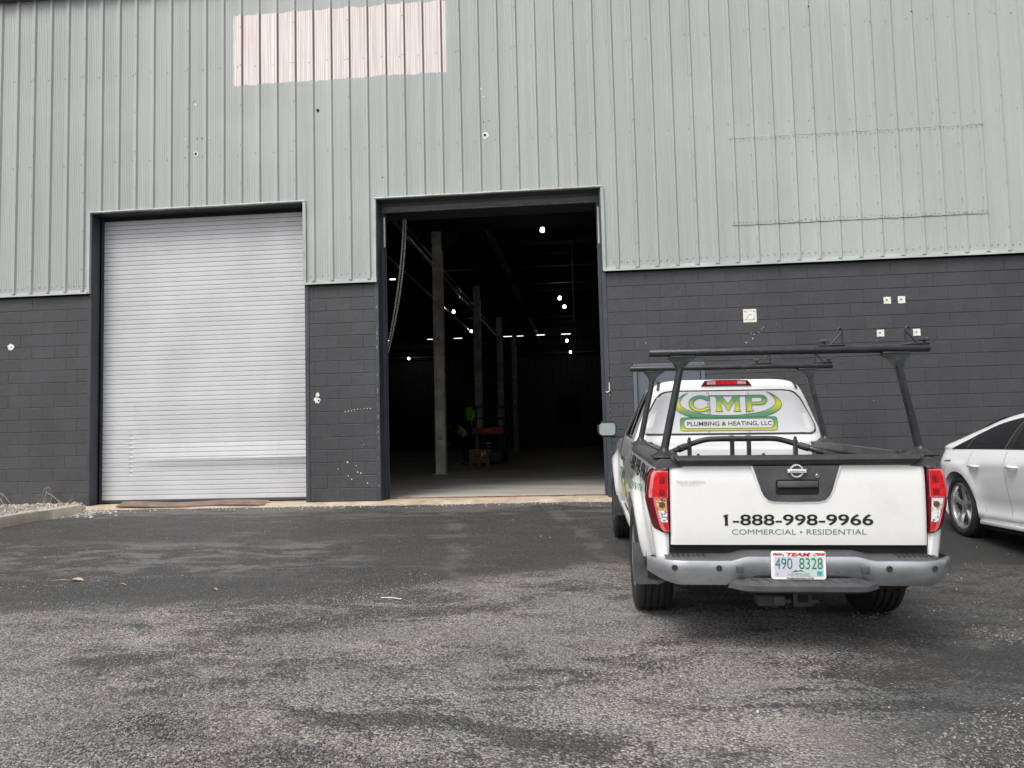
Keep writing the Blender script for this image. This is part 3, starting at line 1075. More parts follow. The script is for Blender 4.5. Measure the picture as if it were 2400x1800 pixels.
# ================================================================== the pickup
M_WHITE = simple('white_car_paint', (.80, .80, .785), .28, 0, .03, 1.8, coat=.9, dirt=((.62, .60, .55), .22))
M_PLAST = simple('black_plastic', (.030, .031, .032), .55, 0, .2, 14, .25, 260, dirt=((.09, .09, .09), .25))
M_PLAST2 = simple('worn_grey_plastic', (.062, .064, .067), .62, 0, .22, 9, .25, 220, dirt=((.15, .15, .15), .35))
M_RACK = simple('black_powder_coat', (.028, .030, .032), .38, .1, .25, 9, .12, 120, dirt=((.14, .15, .15), .30))
M_RUBBER = simple('tyre_rubber', (.019, .019, .0195), .72, 0, .25, 9, .2, 90, dirt=((.055, .052, .048), .5))
M_CHROME = simple('dull_chrome', (.52, .54, .57), .30, .85, .12, 4, .05, 30, dirt=((.34, .35, .36), .6), stretch=(1, 1, 2.5))
M_BRIGHT = simple('bright_chrome', (.80, .80, .80), .12, 1., .05, 4)
M_ALLOY = simple('alloy', (.62, .63, .64), .32, .85, .1, 5, dirt=((.2, .19, .18), .3))
M_GLASSD = simple('tinted_glass', (.010, .011, .013), .06, 0, .1, 2, spec=.6)
M_FILM = simple('window_film', (.62, .62, .64), .28, 0, .04, 3, coat=.3)
M_GASKET = simple('gasket', (.014, .014, .015), .5)
M_UNDER = simple('underbody', (.012, .012, .012), .8, 0, .3, 5)
M_RED = simple('red_lens', (.60, .012, .018), .12, 0, .25, 30, coat=.5)
M_DRED = simple('dark_red_lens', (.12, .004, .010), .14, 0, .2, 20, coat=.5)
M_MRED = simple('mid_red_lens', (.28, .006, .010), .14, 0, .35, 60, coat=.5)
M_PINK = simple('lens_rim', (.62, .16, .17), .2, 0, .2, 30, coat=.4)
def m_facet(name, a, b, c):
    t = NT(name)
    v = t.oco()
    vo = t.vor(v, 70)
    k = t.xyz(vo['Color'])
    col = t.mix(k[0], a, b)
    col = t.mix(t.math('GREATER_THAN', k[1], .72), col, c)
    t.base(col)
    t.set(Roughness=.12)
    t.p.inputs['Coat Weight'].default_value = .5
    t.bump(k[2], .5, .004)
    return t.m
M_AMBER = m_facet('amber_reflector', (.62, .30, .06), (.70, .52, .30), (.10, .06, .03))
M_CLEAR = m_facet('clear_reflector', (.70, .70, .70), (.82, .82, .82), (.22, .22, .23))
M_CLEAR2 = m_facet('silver_amber_reflector', (.60, .58, .55), (.80, .78, .74), (.50, .28, .10))
M_INK = simple('black_print', (.012, .012, .014), .5)
M_GREENINK = simple('green_print', (.075, .20, .12), .5)
M_GHOST = simple('silver_print', (.55, .56, .57), .4)
M_RUST = simple('rusty_steel', (.085, .045, .025), .8, .3, .5, 12, .4, 70, dirt=((.03, .025, .02), .6))
def m_grad(name, z0, z1, c0, c1, c2):
    t = NT(name)
    z = t.xyz(t.oco())[2]
    k = t.math('DIVIDE', t.math('SUBTRACT', z, z0), z1-z0, clamp=True)
    c = t.mix(t.ramp(k, .0, .5), c0, c1)
    c = t.mix(t.ramp(k, .45, .85), c, c2)
    t.base(c)
    t.set(Roughness=.3)
    return t.m
GRN, YEL = (.085, .26, .13), (.60, .58, .035)
M_GRADL = m_grad('letter_print', 1.425, 1.565, YEL, (.33, .44, .07), GRN)
M_GRADS = m_grad('swoosh_print', 1.395, 1.60, GRN, YEL, GRN)
M_GRADB = m_grad('frame_print', 1.262, 1.372, YEL, (.20, .36, .09), GRN)

TRK = empty('pickup_truck', (1.24, 5.7451, -.3068), (.0276, .0137, .0044))
TRK.rotation_mode = 'YXZ'
tag(TRK, 'white pickup truck with black ladder rack parked tail first towards the camera', 'pickup')

RAX, FAX, WR = 0.0, 3.20, .385
def arch_low(y, zs, r=.455, zc=.39):
    """lower body edge with the wheel openings cut out"""
    z = zs
    for c in (RAX, FAX):
        d = abs(y-c)
        if d < r:
            z = max(z, zc+sqrt(r*r-d*d))
    return z
def flare(y, z, r=.455, zc=.39, amp=.060, w=.17):
    f = 0
    for c in (RAX, FAX):
        d = sqrt((y-c)**2+(z-zc)**2)
        f = max(f, amp*(1-sst(r+.035, r+w, d)))
    return f
BED_SEC = [(.44, .800), (.52, .822), (.62, .838), (.72, .850), (.84, .858), (.94, .858), (1.02, .850), (1.08, .836), (1.12, .818)]
def bed_x(y, z):
    b = sint(z, BED_SEC)
    b += flare(y, z)
    # rounded tail corner
    r = .075
    if y < -1.015+r:
        d = (-1.015+r)-y
        b -= r-sqrt(max(0, r*r-d*d))
    return b
YS_BED = sorted(set([round(v, 4) for v in lin(-1.0148, -.94, 9)+lin(-.94, -.47, 10)+[-.455, -.4549, -.45, -.44, -.425]+lin(-.40, .40, 27)+[.425, .44, .45, .4549, .455]+lin(.47, .93, 9)]))
def bed_low(y):
    return arch_low(y, interp(y, [(-1.02, .52), (-.62, .50), (-.5, .46), (.5, .44), (.93, .44)]))
def side_panel(sg):
    mb = MB()
    def fn(y, k):
        zl = bed_low(y)
        z = zl+(1.115-zl)*k
        return (sg*bed_x(y, z), y, z)
    mb.grid(fn, YS_BED, lin(0, 1, 22))
    # arch lip turned in
    def lip(y, k):
        zl = bed_low(y)
        return (sg*(bed_x(y, zl)-.16*k), y, zl+.012*k)
    mb.grid(lip, YS_BED, [0, .15, 1])
    # tail pillar face
    def pil(k, z):
        x1 = bed_x(-1.0148, z)
        return (sg*(.752+(x1-.752)*k), -1.0152+.012*(1-k), z)
    mb.grid(pil, lin(0, 1, 4), lin(.52, 1.118, 12))
    # inner flank and pillar return
    mb.add([(sg*.752, -1.003, .52), (sg*.752, -.90, .52), (sg*.752, -.90, 1.118), (sg*.752, -1.003, 1.118)], [(0, 1, 2, 3)])
    return mb.build('bed_side', M_WHITE, TRK, 32)
for sg in (-1, 1):
    bs = side_panel(sg)
    # black rail cap
    mb = MB()
    PRC = [(.834, 1.104), (.836, 1.112), (.832, 1.130), (.815, 1.150), (.79, 1.156), (.70, 1.156), (.672, 1.146), (.665, 1.098)]
    def fn(y, k):
        x, z = PRC[k]
        if y < -.95:
            x -= (x-.66)*.08*((-.95-y)/.07)**2
            z -= .012*((-.95-y)/.07)**2*(1 if z > 1.1 else 0)
        return (sg*x, y, z)
    mb.grid(fn, lin(-1.02, -.95, 5)+lin(-.9, .93, 12), list(range(8)))
    n0 = len(mb.v)
    mb.add([fn(-1.02, k) for k in range(8)], [tuple(range(8))])
    mb.build('rail_cap', M_PLAST2, bs, 40)
# bed tub
mb = MB()
for sg in (-1, 1):
    mb.box(min(sg*.66, sg*.70), max(sg*.66, sg*.70), -.98, .92, .70, 1.12)
mb.box(-.70, .70, -.98, .92, .68, .72)
mb.build('bed_liner', M_UNDER, TRK)
MB().box(-.74, .74, .88, .93, .60, 1.10).build('bed_bulkhead', M_WHITE, TRK)
mb = MB()
mb.grid(lambda a, k: (.40*cos(a)*(1-.25*k), .62+.16*k*sin(a), .98+.075*sin(a)+.0*k), lin(0, pi, 16), [-1, -.5, 0, .5, 1])
mb.build('bed_hump', M_PLAST, TRK, 50)
for sx in (-.28, .26):
    MB().tube([(sx, .875, 1.06), (sx, .855, 1.06)], .012, 8).build('bulkhead_bolt', M_RUST, TRK, 40)

# ---- tailgate
def tg_y(z):
    return sint(z, [(.60, -1.012), (.66, -1.022), (.80, -1.026), (1.00, -1.022), (1.10, -1.010), (1.16, -.998)])
TG = MB()
TG.grid(lambda x, z: (x, tg_y(z)+(.010*max(0, (abs(x)-.715)/.027)**2), z), [-.742, -.735, -.728, -.715]+lin(-.7, .7, 9)+[.715, .728, .735, .742], lin(.632, 1.150, 14))
TG.box(-.738, .738, -.998, -.95, .634, 1.148)
tg = TG.build('tailgate', M_WHITE, TRK, 40)
# gap shadow behind the edges
MB().box(-.752, .752, -.985, -.96, .56, 1.10).build('tailgate_gap', M_UNDER, TRK)
# lip spoiler
mb = MB()
LIP = [(-.965, 1.150), (-.975, 1.166), (-1.020, 1.166), (-1.046, 1.156), (-1.052, 1.140), (-1.040, 1.112), (-1.020, 1.104)]
def fn(u, k):
    y, z = LIP[k]
    w = .736-.052*(max(0, (1.160-z))/.056)**1.2
    e = abs(u)
    if e > .97 and k in (3, 4, 5):
        y += .016
    return (u*w, y, z)
mb.grid(fn, [-1, -.985, -.97, -.9]+lin(-.8, .8, 9)+[.9, .97, .985, 1], list(range(7)))
mb.build('tailgate_lip', M_PLAST, tg, 35)
# central applique with handle pocket
def app_out(g=0.):
    pts = [(-.252-g, 1.103), (-.235-g, 1.05)]
    pts += [(-.205-g, .955), (-.190-g, .925), (-.165-g*.8, .900-g*.8), (-.13, .892-g), (.0, .889-g), (.13, .892-g), (.165+g*.8, .900-g*.8), (.190+g, .925), (.205+g, .955), (.235+g, 1.05), (.252+g, 1.103)]
    return pts
MB().prism(app_out(.013), -1.029, -1.00, .003).build('applique_surround', M_WHITE, tg)
ap = MB().prism(app_out(), -1.036, -1.005, .004).build('handle_panel', M_PLAST2, tg)
MB().prism(rrect(-.122, .128, .931, 1.022, .016), -1.0375, -1.03).build('handle_pocket', M_HOLE, tg)
MB().rbox(-.112, .122, -1.049, -1.030, .975, 1.013, .006, 2).build('tailgate_handle', M_PLAST2, tg, 40)
MB().lathe([(0, .013), (-.006, .013), (-.008, .011), (-.008, 0)], 'y', (.122, -1.034, 1.042), 16).build('lock_cylinder', M_BRIGHT, tg, 40)
# round emblem with name bar
em = MB().lathe([(.004, .041), (-.004, .041), (-.008, .038), (-.008, .033), (-.003, .030), (.004, .030)], 'y', (.001, -1.040, 1.072), 40, True)
em.prism(rrect(-.053, .055, 1.061, 1.083, .003), -1.052, -1.036, .002)
em = em.build('round_emblem', simple('emblem_chrome', (.78, .78, .78), .28, .45, .05, 4), tg, 40)
link('emblem_lettering', text_mesh('NISSAN', (-.040, .043, 1.0665, 1.0775), -1.0528, .01), M_PLAST, tg)
# print on the tailgate
YT = -1.030
def on_gate(off=.002):
    return lambda x, z: (x, tg_y(z)-off, z)
link('phone_lettering', text_mesh('1-888-998-9966', (-.422, .436, .749, .815), 0, .016, on_gate()), M_INK, tg)
MB().prism([(-.431, .806), (-.416, .812), (-.416, .797), (-.431, .800)], -1.0295, -1.0280).prism([(-.425, .749), (-.402, .749), (-.404, .756), (-.423, .756)], -1.0295, -1.0278).prism([(-.424, .808), (-.402, .815), (-.402, .808)], -1.0295, -1.0278).build('phone_serif', M_INK, tg)
link_words('slogan_lettering', text_mesh('COMMERCIAL \u2022 RESIDENTIAL', (-.381, .397, .695, .726), 0, -.004, on_gate()), 3, M_GREENINK, tg)
link_words('dealer_lettering', text_mesh('TEAM NISSAN', (-.706, -.535, 1.000, 1.018), 0, .02, on_gate()), 2, M_GHOST, tg)
link_words('dealer_lettering', text_mesh('MANCHESTER, NH', (-.675, -.568, .986, .995), 0, .01, on_gate()), 2, M_GHOST, tg)

# ---- tail lamps (wrapped round the corner)
def lamp_x(z):      # outer outline
    return sint(z, [(.705, .800), (.72, .825), (.76, .842), (.86, .866), (.93, .876), (.98, .870), (1.05, .858), (1.075, .845), (1.088, .825)])
def lamp_pt(u, z, off):
    """u 0 inner edge .. 1 tail corner .. 1.6 round on the flank"""
    xo = lamp_x(z)
    r = .055
    if u <= 1:
        x = .750+(xo-r-.750)*u
        return (x, -1.022-off, z)
    k = min(1, (u-1)/.35)
    a = k*pi/2
    x = xo-r+(r+off)*sin(a)
    y = -1.022+r-(r+off)*cos(a)
    if u > 1.35:
        y += (u-1.35)*.24
    return (x, y, z)
def lamp_patch(sg, us, z0, z1, off, m, nm, par, nz=8):
    mb = MB()
    mb.grid(lambda u, z: (sg*lamp_pt(u, z, off)[0], lamp_pt(u, z, off)[1], z), us, lin(z0, z1, nz))
    return mb.build(nm, m, par, 45)
for sg in (-1, 1):
    lh = lamp_patch(sg, [0, .05, .3, .6, .9, 1, 1.1, 1.2, 1.3, 1.35, 1.5, 1.62], .705, 1.088, .010, M_DRED, 'tail_lamp', TRK, 18)
    # end faces so that the lamp reads as a solid lens
    mb = MB()
    for zz in (.705, 1.088):
        mb.grid(lambda u, k: (sg*lamp_pt(u, zz, .010*k)[0], lamp_pt(u, zz, .010*k)[1], zz), [0, .5, 1, 1.1, 1.2, 1.35, 1.62], [-3, 1])
    mb.grid(lambda z, k: (sg*lamp_pt(0, z, .010*k)[0], lamp_pt(0, z, .010*k)[1], z), lin(.705, 1.088, 8), [-3, 1])
    mb.build('lamp_edge', M_DRED, lh)
    U = [.10, .4, .7, 1.0, 1.1, 1.18]
    lamp_patch(sg, U, .916, 1.078, .0125, M_PINK, 'lens_rim', lh, 10)
    lamp_patch(sg, [.16, .5, .8, 1.0, 1.1], .922, 1.070, .0145, M_RED, 'brake_lens', lh, 10)
    lamp_patch(sg, [.42, .6, .8, .98], 1.000, 1.042, .016, M_MRED, 'brake_bulb', lh, 5)
    lamp_patch(sg, [.36, .6, .86], .930, .965, .016, M_MRED, 'lower_bulb', lh, 5)
    lamp_patch(sg, [.20, .5, .8, 1.0, 1.08], .714, .914, .0125, M_PINK, 'lens_rim', lh, 10)
    lamp_patch(sg, [.25, .5, .8, 1.0, 1.04], .838, .908, .0145, M_AMBER if sg < 0 else M_CLEAR2, 'turn_lens', lh, 6)
    lamp_patch(sg, [.25, .5, .8, 1.0, 1.03], .770, .8375, .0145, M_CLEAR, 'reverse_lens', lh, 6)
    lamp_patch(sg, [.25, .5, .8, 1.0], .722, .7695, .0145, M_RED, 'reflector', lh, 5)
    b = lamp_pt(.66, .876, .016)
    MB().lathe([(0, .018), (-.006, .016), (-.006, 0)], 'y', (sg*b[0], b[1], b[2]), 14).build('bulb', simple('bulb_dark%d' % sg, (.10, .07, .05), .3), lh, 40)

# ---- bumper
def bmp_y(x):
    a = abs(x)
    return -1.125+.145*max(0, (a-.66)/.225)**2.2
def bmp_top(x):
    return .582-.024*sst(.30, .42, abs(x))
def bmp_bot(x):
    a = abs(x)
    return .413+.058*max(0, (a-.70)/.185)**1.6+.046*(1-sst(.34, .43, a))
XB = lin(-.885, -.66, 12)+lin(-.62, -.44, 4)+lin(-.42, -.30, 7)+lin(-.25, .25, 6)+lin(.30, .42, 7)+lin(.44, .62, 4)+lin(.66, .885, 12)
mb = MB()
def fn(x, k):
    t, b, y = bmp_top(x), bmp_bot(x), bmp_y(x)
    pr = [(y+.05, t-.004), (y+.018, t), (y+.004, t-.003), (y, t-.012), (y-.004, t-.05), (y-.002, (t+b)/2-.01), (y+.010, b+.02), (y+.022, b), (y+.06, b+.005)]
    return (x, pr[k][0], pr[k][1])
mb.grid(fn, XB, list(range(9)))
bp = mb.build('rear_bumper', M_CHROME, TRK, 40)
# side returns
for sg in (-1, 1):
    mb = MB()
    def fn(k, j):
        y = bmp_y(.885)+.02+.25*k
        t, b = bmp_top(.885)+.0, bmp_bot(.885)+.035*k
        z = b+(t-b)*j
        return (sg*(.885+.012*sin(pi*j)*(1-k)-.02*k), y, z)
    mb.grid(fn, lin(0, 1, 5), lin(0, 1, 7))
    mb.build('bumper_return', M_CHROME, bp, 40)
# top pads
mb = MB()
def fn(x, k):
    y, t = bmp_y(x), bmp_top(x)
    pr = [(y+.016, t-.006), (y+.020, t+.004), (y+.030, t+.010), (-.985, t+.018), (-.97, t-.02)]
    return (x, max(pr[k][0], y+.016), pr[k][1])
mb.grid(fn, [q for q in XB if abs(q) < .80], list(range(5)))
mb.build('bumper_pad', M_PLAST2, bp, 40)
for k in range(14):     # grip ribs on the pads
    xx = -.74+k*.03 if k < 7 else .56+(k-7)*.03
    MB().rbox(xx, xx+.012, -1.07, -1.0, bmp_top(xx)+.010, bmp_top(xx)+.020, .002, 1).build('pad_rib', M_PLAST, bp)
# centre step
mb = MB()
STP = [(-1.118, .458), (-1.170, .447), (-1.196, .436), (-1.203, .428), (-1.203, .400), (-1.190, .388), (-1.10, .388)]
def fn(u, k):
    y, z = STP[k]
    w = interp(z, [(.385, .405), (.40, .428), (.43, .418), (.447, .385), (.458, .338)])
    yy = y+.09*max(0, abs(u)-.78)/.22
    return (u*w, min(yy, -1.10), z)
mb.grid(fn, lin(-1, 1, 21), list(range(7)))
st = mb.build('bumper_step', M_PLAST2, bp, 40)
for k in range(9):
    xx = -.28+.07*k
    MB().tube([(xx-.02, -1.128, .4575), (xx, -1.150, .4528), (xx+.02, -1.176, .4470)], .003, 5).build('step_rib', M_PLAST, bp, 40)
for sx in (-.735, -.48, .48, .735):
    MB().lathe([(.004, .018), (-.006, .018), (-.010, .015), (-.010, .012), (-.006, .011), (-.006, 0)], 'y', (sx, bmp_y(sx)-.003, .515), 20).build('parking_sensor', M_PLAST, bp, 40)
for sx in (-.362, .345):
    MB().rbox(sx-.020, sx+.020, -1.150, -1.10, .490, .530, .006, 2).build('plate_lamp', M_PLAST2, bp, 40)
# licence plate
PX = -.032
pl = MB().prism(rrect(PX-.154, PX+.154, .455, .617, .014), -1.150, -1.136, .003)
pl = pl.build('licence_plate', simple('white_frame', (.82, .82, .80), .35), TRK)
MB().box(PX-.12, PX+.12, -1.139, -1.10, .48, .60).build('plate_bracket', M_PLAST, pl)
def m_plate():
    t = NT('plate_print')
    x, y, z = t.xyz(t.oco())
    c = t.mix(t.ramp(x, -.16, .10), (.62, .62, .74), (.55, .68, .62))
    c = t.mix(t.math('MULTIPLY', t.ramp(t.noise(t.oco(), 30, 4), .45, .65), .3), c, (.60, .52, .52))
    t.base(c)
    t.set(Roughness=.4)
    return t.m
MB().box(PX-.138, PX+.138, -1.1515, -1.145, .474, .588).build('plate_face', m_plate(), pl)
M_TEAL = simple('teal_print', (.010, .17, .11), .5)
M_REDP = simple('red_print', (.52, .02, .03), .5)
link('plate_lettering', text_mesh('490', (PX-.134, PX-.036, .516, .580), -1.1525, .0), M_TEAL, pl)
link('plate_lettering', text_mesh('8328', (PX+.002, PX+.134, .516, .580), -1.1525, .0), M_TEAL, pl)
link('plate_lettering', text_mesh('HAMPSHIRE', (PX-.062, PX+.062, .476, .495), -1.1525, -.01), M_GREENINK, pl)
MB().prism([(PX-.045, .498), (PX-.015, .511), (PX-.005, .506), (PX+.008, .512), (PX+.035, .500), (PX+.006, .505)], -1.1526, -1.152).build('plate_mountain', M_INK, pl)
link('plate_lettering', text_mesh('2', (PX-.127, PX-.117, .482, .494), -1.1527, 0), M_INK, pl)
MB().box(PX+.100, PX+.132, -1.1522, -1.151, .478, .506).build('plate_sticker', simple('sticker_teal', (.10, .45, .45), .5), pl)
link('plate_lettering', text_mesh('25', (PX+.104, PX+.122, .488, .498), -1.1528, .02), M_TEAL, pl)
link('frame_lettering', text_mesh('TEAM', (PX-.068, PX+.066, .590, .611), -1.1525, .03, shear=.25), M_REDP, pl)
link('frame_lettering', text_mesh('TEAMNISSANNH.COM', (PX-.072, PX+.080, .460, .469), -1.1525, .02), M_INK, pl)
for a, b in ((PX-.147, PX-.094), (PX+.092, PX+.147)):
    link('frame_lettering', text_mesh('TEAM', (a, b, .595, .609), -1.1525, .06, shear=.2), M_REDP, pl)
for sx in (-.088, .086):
    MB().lathe([(0, .004), (-.003, .004), (-.003, 0)], 'y', (PX+sx, -1.1525, .597), 8).build('plate_screw', M_PLAST, pl)

# ---- hitch, connector, exhaust, axle, flaps, frame
mb = MB()
mb.rbox(-.055, .055, -1.10, -1.075, .285, .375, .012, 2)
hb = mb.build('hitch_receiver', M_PLAST, TRK, 40)
MB().box(-.030, .030, -1.103, -1.0995, .302, .358).build('receiver_mouth', M_HOLE, hb)
MB().box(-.030, .030, -1.1045, -1.1025, .302, .312).build('receiver_floor', M_RUST, hb)
MB().rbox(-.32, .32, -1.0, -.93, .34, .39, .01).box(-.045, .045, -1.08, -.6, .29, .37).build('hitch_beam', M_UNDER, TRK)
MB().rbox(-.16, -.055, -1.075, -1.06, .30, .325, .005).rbox(.055, .10, -1.075, -1.06, .30, .325, .005).build('chain_loop', M_PLAST, TRK)
wb = MB().rbox(-.255, -.13, -1.09, -.98, .285, .352, .006, 1).build('wiring_socket', M_PLAST, TRK)
MB().rbox(-.165, -.10, -1.10, -1.05, .292, .348, .008, 2).build('socket_cover', M_PLAST2, wb, 40)
MB().box(-.5, .5, -.95, 2.9, .42, .60).box(-.70, .70, -.8, .9, .55, .68).box(-.62, .62, 1.0, 3.6, .30, .44).build('chassis', M_UNDER, TRK)
MB().tube([(-.78, 0, .385), (-.15, 0, .385), (0, 0, .385), (.15, 0, .385), (.78, 0, .385)], [.05, .05, .14, .05, .05], 10).build('rear_axle', M_UNDER, TRK, 40)
MB().tube([(.48, .9, .40), (.52, -.5, .42), (.56, -.75, .41), (.60, -.90, .385)], [.05, .05, .052, .055], 12, cap=False).build('exhaust_pipe', M_RUST, TRK, 50)
mb = MB()
mb.grid(lambda u, k: (.50+.20*u, -.93+.06*sin(pi*u), .42-.085*sin(pi*u*.9+.1)*k-.01*k), lin(0, 1, 10), [0, .4, .8, 1])
mb.build('heat_shield', M_RUST, TRK, 50)
for sg in (-1, 1):
    mb = MB()
    def fn(u, k):
        x = .935-.225*u
        z = .55-.275*k-.03*(u-.5)**2*k
        if k == 1:
            z += .03*max(0, (u-.8)/.2)+.03*max(0, (.15-u)/.15)
        return (sg*x, -.46-.03*k+.02*u, z)
    mb.grid(fn, lin(0, 1, 9), lin(0, 1, 7))
    mb.build('mud_flap', M_PLAST2, TRK, 50)
    mb = MB()
    mb.grid(lambda u, k: (sg*(.930-.20*u), FAX-.47-.02*k, .52-.22*k), lin(0, 1, 5), lin(0, 1, 4))
    mb.build('mud_flap', M_PLAST, TRK, 50)

# ---- wheels
def tyre_mesh(R, W, rim, n=64):
    mb = MB()
    h = W/2
    prof = [(-h*.72, rim), (-h*.93, rim+.012), (-h, rim+(R-rim)*.45), (-h*.97, R-.035), (-h*.86, R-.012), (-h*.78, R-.004)]
    gro = [-.52, -.18, .18, .52]
    for g in gro:
        a = g*h
        prof += [(a-.007, R), (a-.006, R-.010), (a+.006, R-.010), (a+.007, R)]
    prof += [(h*.78, R-.004), (h*.86, R-.012), (h*.97, R-.035), (h, rim+(R-rim)*.45), (h*.93, rim+.012), (h*.72, rim)]
    mb.lathe(prof, 'x', (0, 0, 0), n)
    return mb
def wheel(parent, name, x, y, z, sg, R=WR, W=.262, rim=.228, spokes=6, dark=None, slim=False):
    ty = tyre_mesh(R, W, rim).build(name, M_RUBBER, parent, 30)
    ty.location = (x, y, z)
    h = W/2
    o = sg*h
    mb = MB()
    # barrel + lip, outward = +sg
    pr = [(-h*.7, rim-.004), (-h*.2, rim-.025), (h*.55, rim-.03), (h*.80, rim-.022), (h*.90, rim-.004), (h*.84, rim+.010), (h*.70, rim+.004)]
    mb.lathe([(sg*a, r) for a, r in pr], 'x', (0, 0, 0), 48)
    rmo = mb.build('rim', M_ALLOY if dark is None else dark[1], ty, 35)
    mb = MB()
    for i in range(spokes):
        a0 = 2*pi*i/spokes+.3
        d = Vector((0, cos(a0), sin(a0)))
        e = Vector((0, -sin(a0), cos(a0)))
        ax = Vector((sg, 0, 0))
        ri, ro = .035, rim-.02
        if slim:
            wi, wm, wo = .030, .020, .050
        else:
            wi, wm, wo = .036, .034, .046
        P = []
        for r, w, t in ((ri, wi, .60), (.5*(ri+ro), wm, .66), (ro, wo, .70)):
            for ss in (-1, 1):
                P.append(tuple(d*r+e*w*ss+ax*h*(t-.22)))
                P.append(tuple(d*r+e*w*.72*ss+ax*h*t))
        F = []
        for q in range(2):
            b = q*4
            F += [(b, b+1, b+5, b+4), (b+1, b+3, b+7, b+5), (b+3, b+2, b+6, b+7)]
        mb.add(P, F)
    mb.build('spokes', M_ALLOY if dark is None else dark[0], ty, 25)
    MB().lathe([(sg*h*.35, .075), (sg*h*.58, .07), (sg*h*.66, .045), (sg*h*.70, .03), (sg*h*.70, 0)], 'x', (0, 0, 0), 24).build('hub', M_ALLOY if dark is None else dark[0], ty, 40)
    MB().lathe([(sg*h*.05, .0), (sg*h*.05, .15), (-sg*h*.05, .15)], 'x', (0, 0, 0), 24).build('brake_disc', M_RUST if dark is None else M_GALV, ty, 40)
    return ty
for sg in (-1, 1):
    wheel(TRK, 'wheel', sg*.775, RAX, WR-.005, sg)
    wheel(TRK, 'wheel', sg*.775, FAX, WR-.005, sg)
    for c in (RAX, FAX):
        mb = MB()
        mb.grid(lambda a, k: (sg*(.60+.24*k), c+.49*cos(a), .39+.49*sin(a)), lin(-.15, pi+.15, 20), [0, 1])
        mb.add([(sg*.60, c+.49*cos(a), .39+.49*sin(a)) for a in lin(-.15, pi+.15, 20)], [tuple(range(20))])
        mb.build('wheel_well', M_UNDER, TRK)

# ---- cab, bonnet and wings: one lofted shell
BELT = 1.185
LOW_SEC = [(.40, .790), (.50, .818), (.62, .838), (.76, .850), (.90, .848), (1.02, .838), (1.12, .820), (1.185, .800)]
def low_x(y, z):
    b = sint(z, LOW_SEC)
    if y > 2.6:
        b += flare(y, z, amp=.062)*sst(2.62, 2.76, y)
    if y > 3.5:
        b -= .16*((y-3.5)/.62)**2.2
    return b
def belt_z(y):
    return interp(y, [(.97, 1.185), (2.75, 1.165), (2.95, 1.13), (3.9, 1.02), (4.06, .90)])
YS_CAB = sorted(set([round(v, 4) for v in lin(.965, 2.70, 16)+[FAX-.4549, FAX-.45, FAX-.44, FAX-.425]+lin(FAX-.40, FAX+.40, 25)+[FAX+.425, FAX+.44, FAX+.45, FAX+.4549]+lin(3.68, 4.08, 10)]))
def cab_low(y):
    return arch_low(y, interp(y, [(.9, .40), (2.7, .40), (3.66, .42), (4.08, .40)]))
mb = MB()
for sg in (-1, 1):
    def fn(y, k):
        zl, zt = cab_low(y), belt_z(y)
        z = zl+(zt-zl)*k
        return (sg*low_x(y, min(z, 1.185)), y, z)
    mb.grid(fn, YS_CAB, lin(0, 1, 20))
    mb.grid(lambda y, k: (sg*(low_x(y, cab_low(y))-.16*k), y, cab_low(y)+.01*k), YS_CAB, [0, .2, 1])
# bonnet / cowl
YH = [q for q in YS_CAB if q >= 2.74]
def hood(y, u):
    zt = belt_z(y)
    xe = low_x(y, min(zt, 1.185))
    return (u*xe, y, zt+.045*(1-abs(u)**2.5)*(1 if y < 4.0 else .4))
mb.grid(hood, YH, lin(-1, 1, 13))
# nose
mb.grid(lambda u, k: (u*low_x(4.08, min(.42+.48*k, 1.18)), 4.08+.04*sin(pi*k), .40+(belt_z(4.08)-.40)*k), lin(-1, 1, 9), lin(0, 1, 6))
# back of the cab below the window
def cab_back_y(x, z):
    y = sint(z, [(.60, .955), (1.10, .955), (1.13, .962), (1.16, .958), (1.20, .972), (1.24, .985), (1.62, 1.035), (1.68, 1.065), (1.71, 1.12)])
    return y+.055*max(0, (abs(x)/cab_half(z)-.86)/.14)**2
def cab_half(z):
    return sint(z, [(.60, .815), (1.10, .826), (1.185, .800), (1.26, .775), (1.40, .722), (1.55, .664), (1.62, .632), (1.66, .602), (1.69, .54), (1.705, .40), (1.71, .0)])
ZB = lin(.60, 1.10, 4)+[1.12, 1.14, 1.16, 1.18, 1.20, 1.23]+lin(1.26, 1.60, 9)+[1.63, 1.65, 1.665, 1.68, 1.69, 1.698, 1.704]
UB = [-1, -.97, -.94, -.9, -.86]+lin(-.75, .75, 9)+[.86, .9, .94, .97, 1]
mb.grid(lambda z, u: (u*cab_half(z), cab_back_y(u*cab_half(z), z), z), ZB, UB)
# sides of the greenhouse and roof
def y_front(z):     # windscreen line
    return interp(z, [(1.10, 2.86), (1.165, 2.78), (1.60, 2.16), (1.66, 2.04), (1.70, 1.92), (1.72, 1.8)])
def gh(z, k, sg):
    yb = cab_back_y(cab_half(z), z)
    y = yb+(y_front(z)-yb)*k
    return (sg*(cab_half(z)-.02*sst(.55, 1, k)), y, z)
ZG = [1.16, 1.185, 1.20, 1.23]+lin(1.26, 1.60, 9)+[1.63, 1.65, 1.665, 1.68, 1.69, 1.698, 1.704]
for sg in (-1, 1):
    mb.grid(lambda z, k: gh(z, k, sg), ZG, lin(0, 1, 14))
def roof_pt(u, k):
    yb = cab_back_y(0, 1.704)
    y = yb+(1.92-yb)*k
    return (u*.40, y, 1.704+.016*sin(pi*k)*(1-u*u*.6))
mb.grid(roof_pt, lin(-1, 1, 9), lin(0, 1, 10))
def ws(u, z):
    return (u*(cab_half(z)-.02), y_front(z)+.05*(1-u*u), z)
mb.grid(ws, lin(-1, 1, 11), ZG)
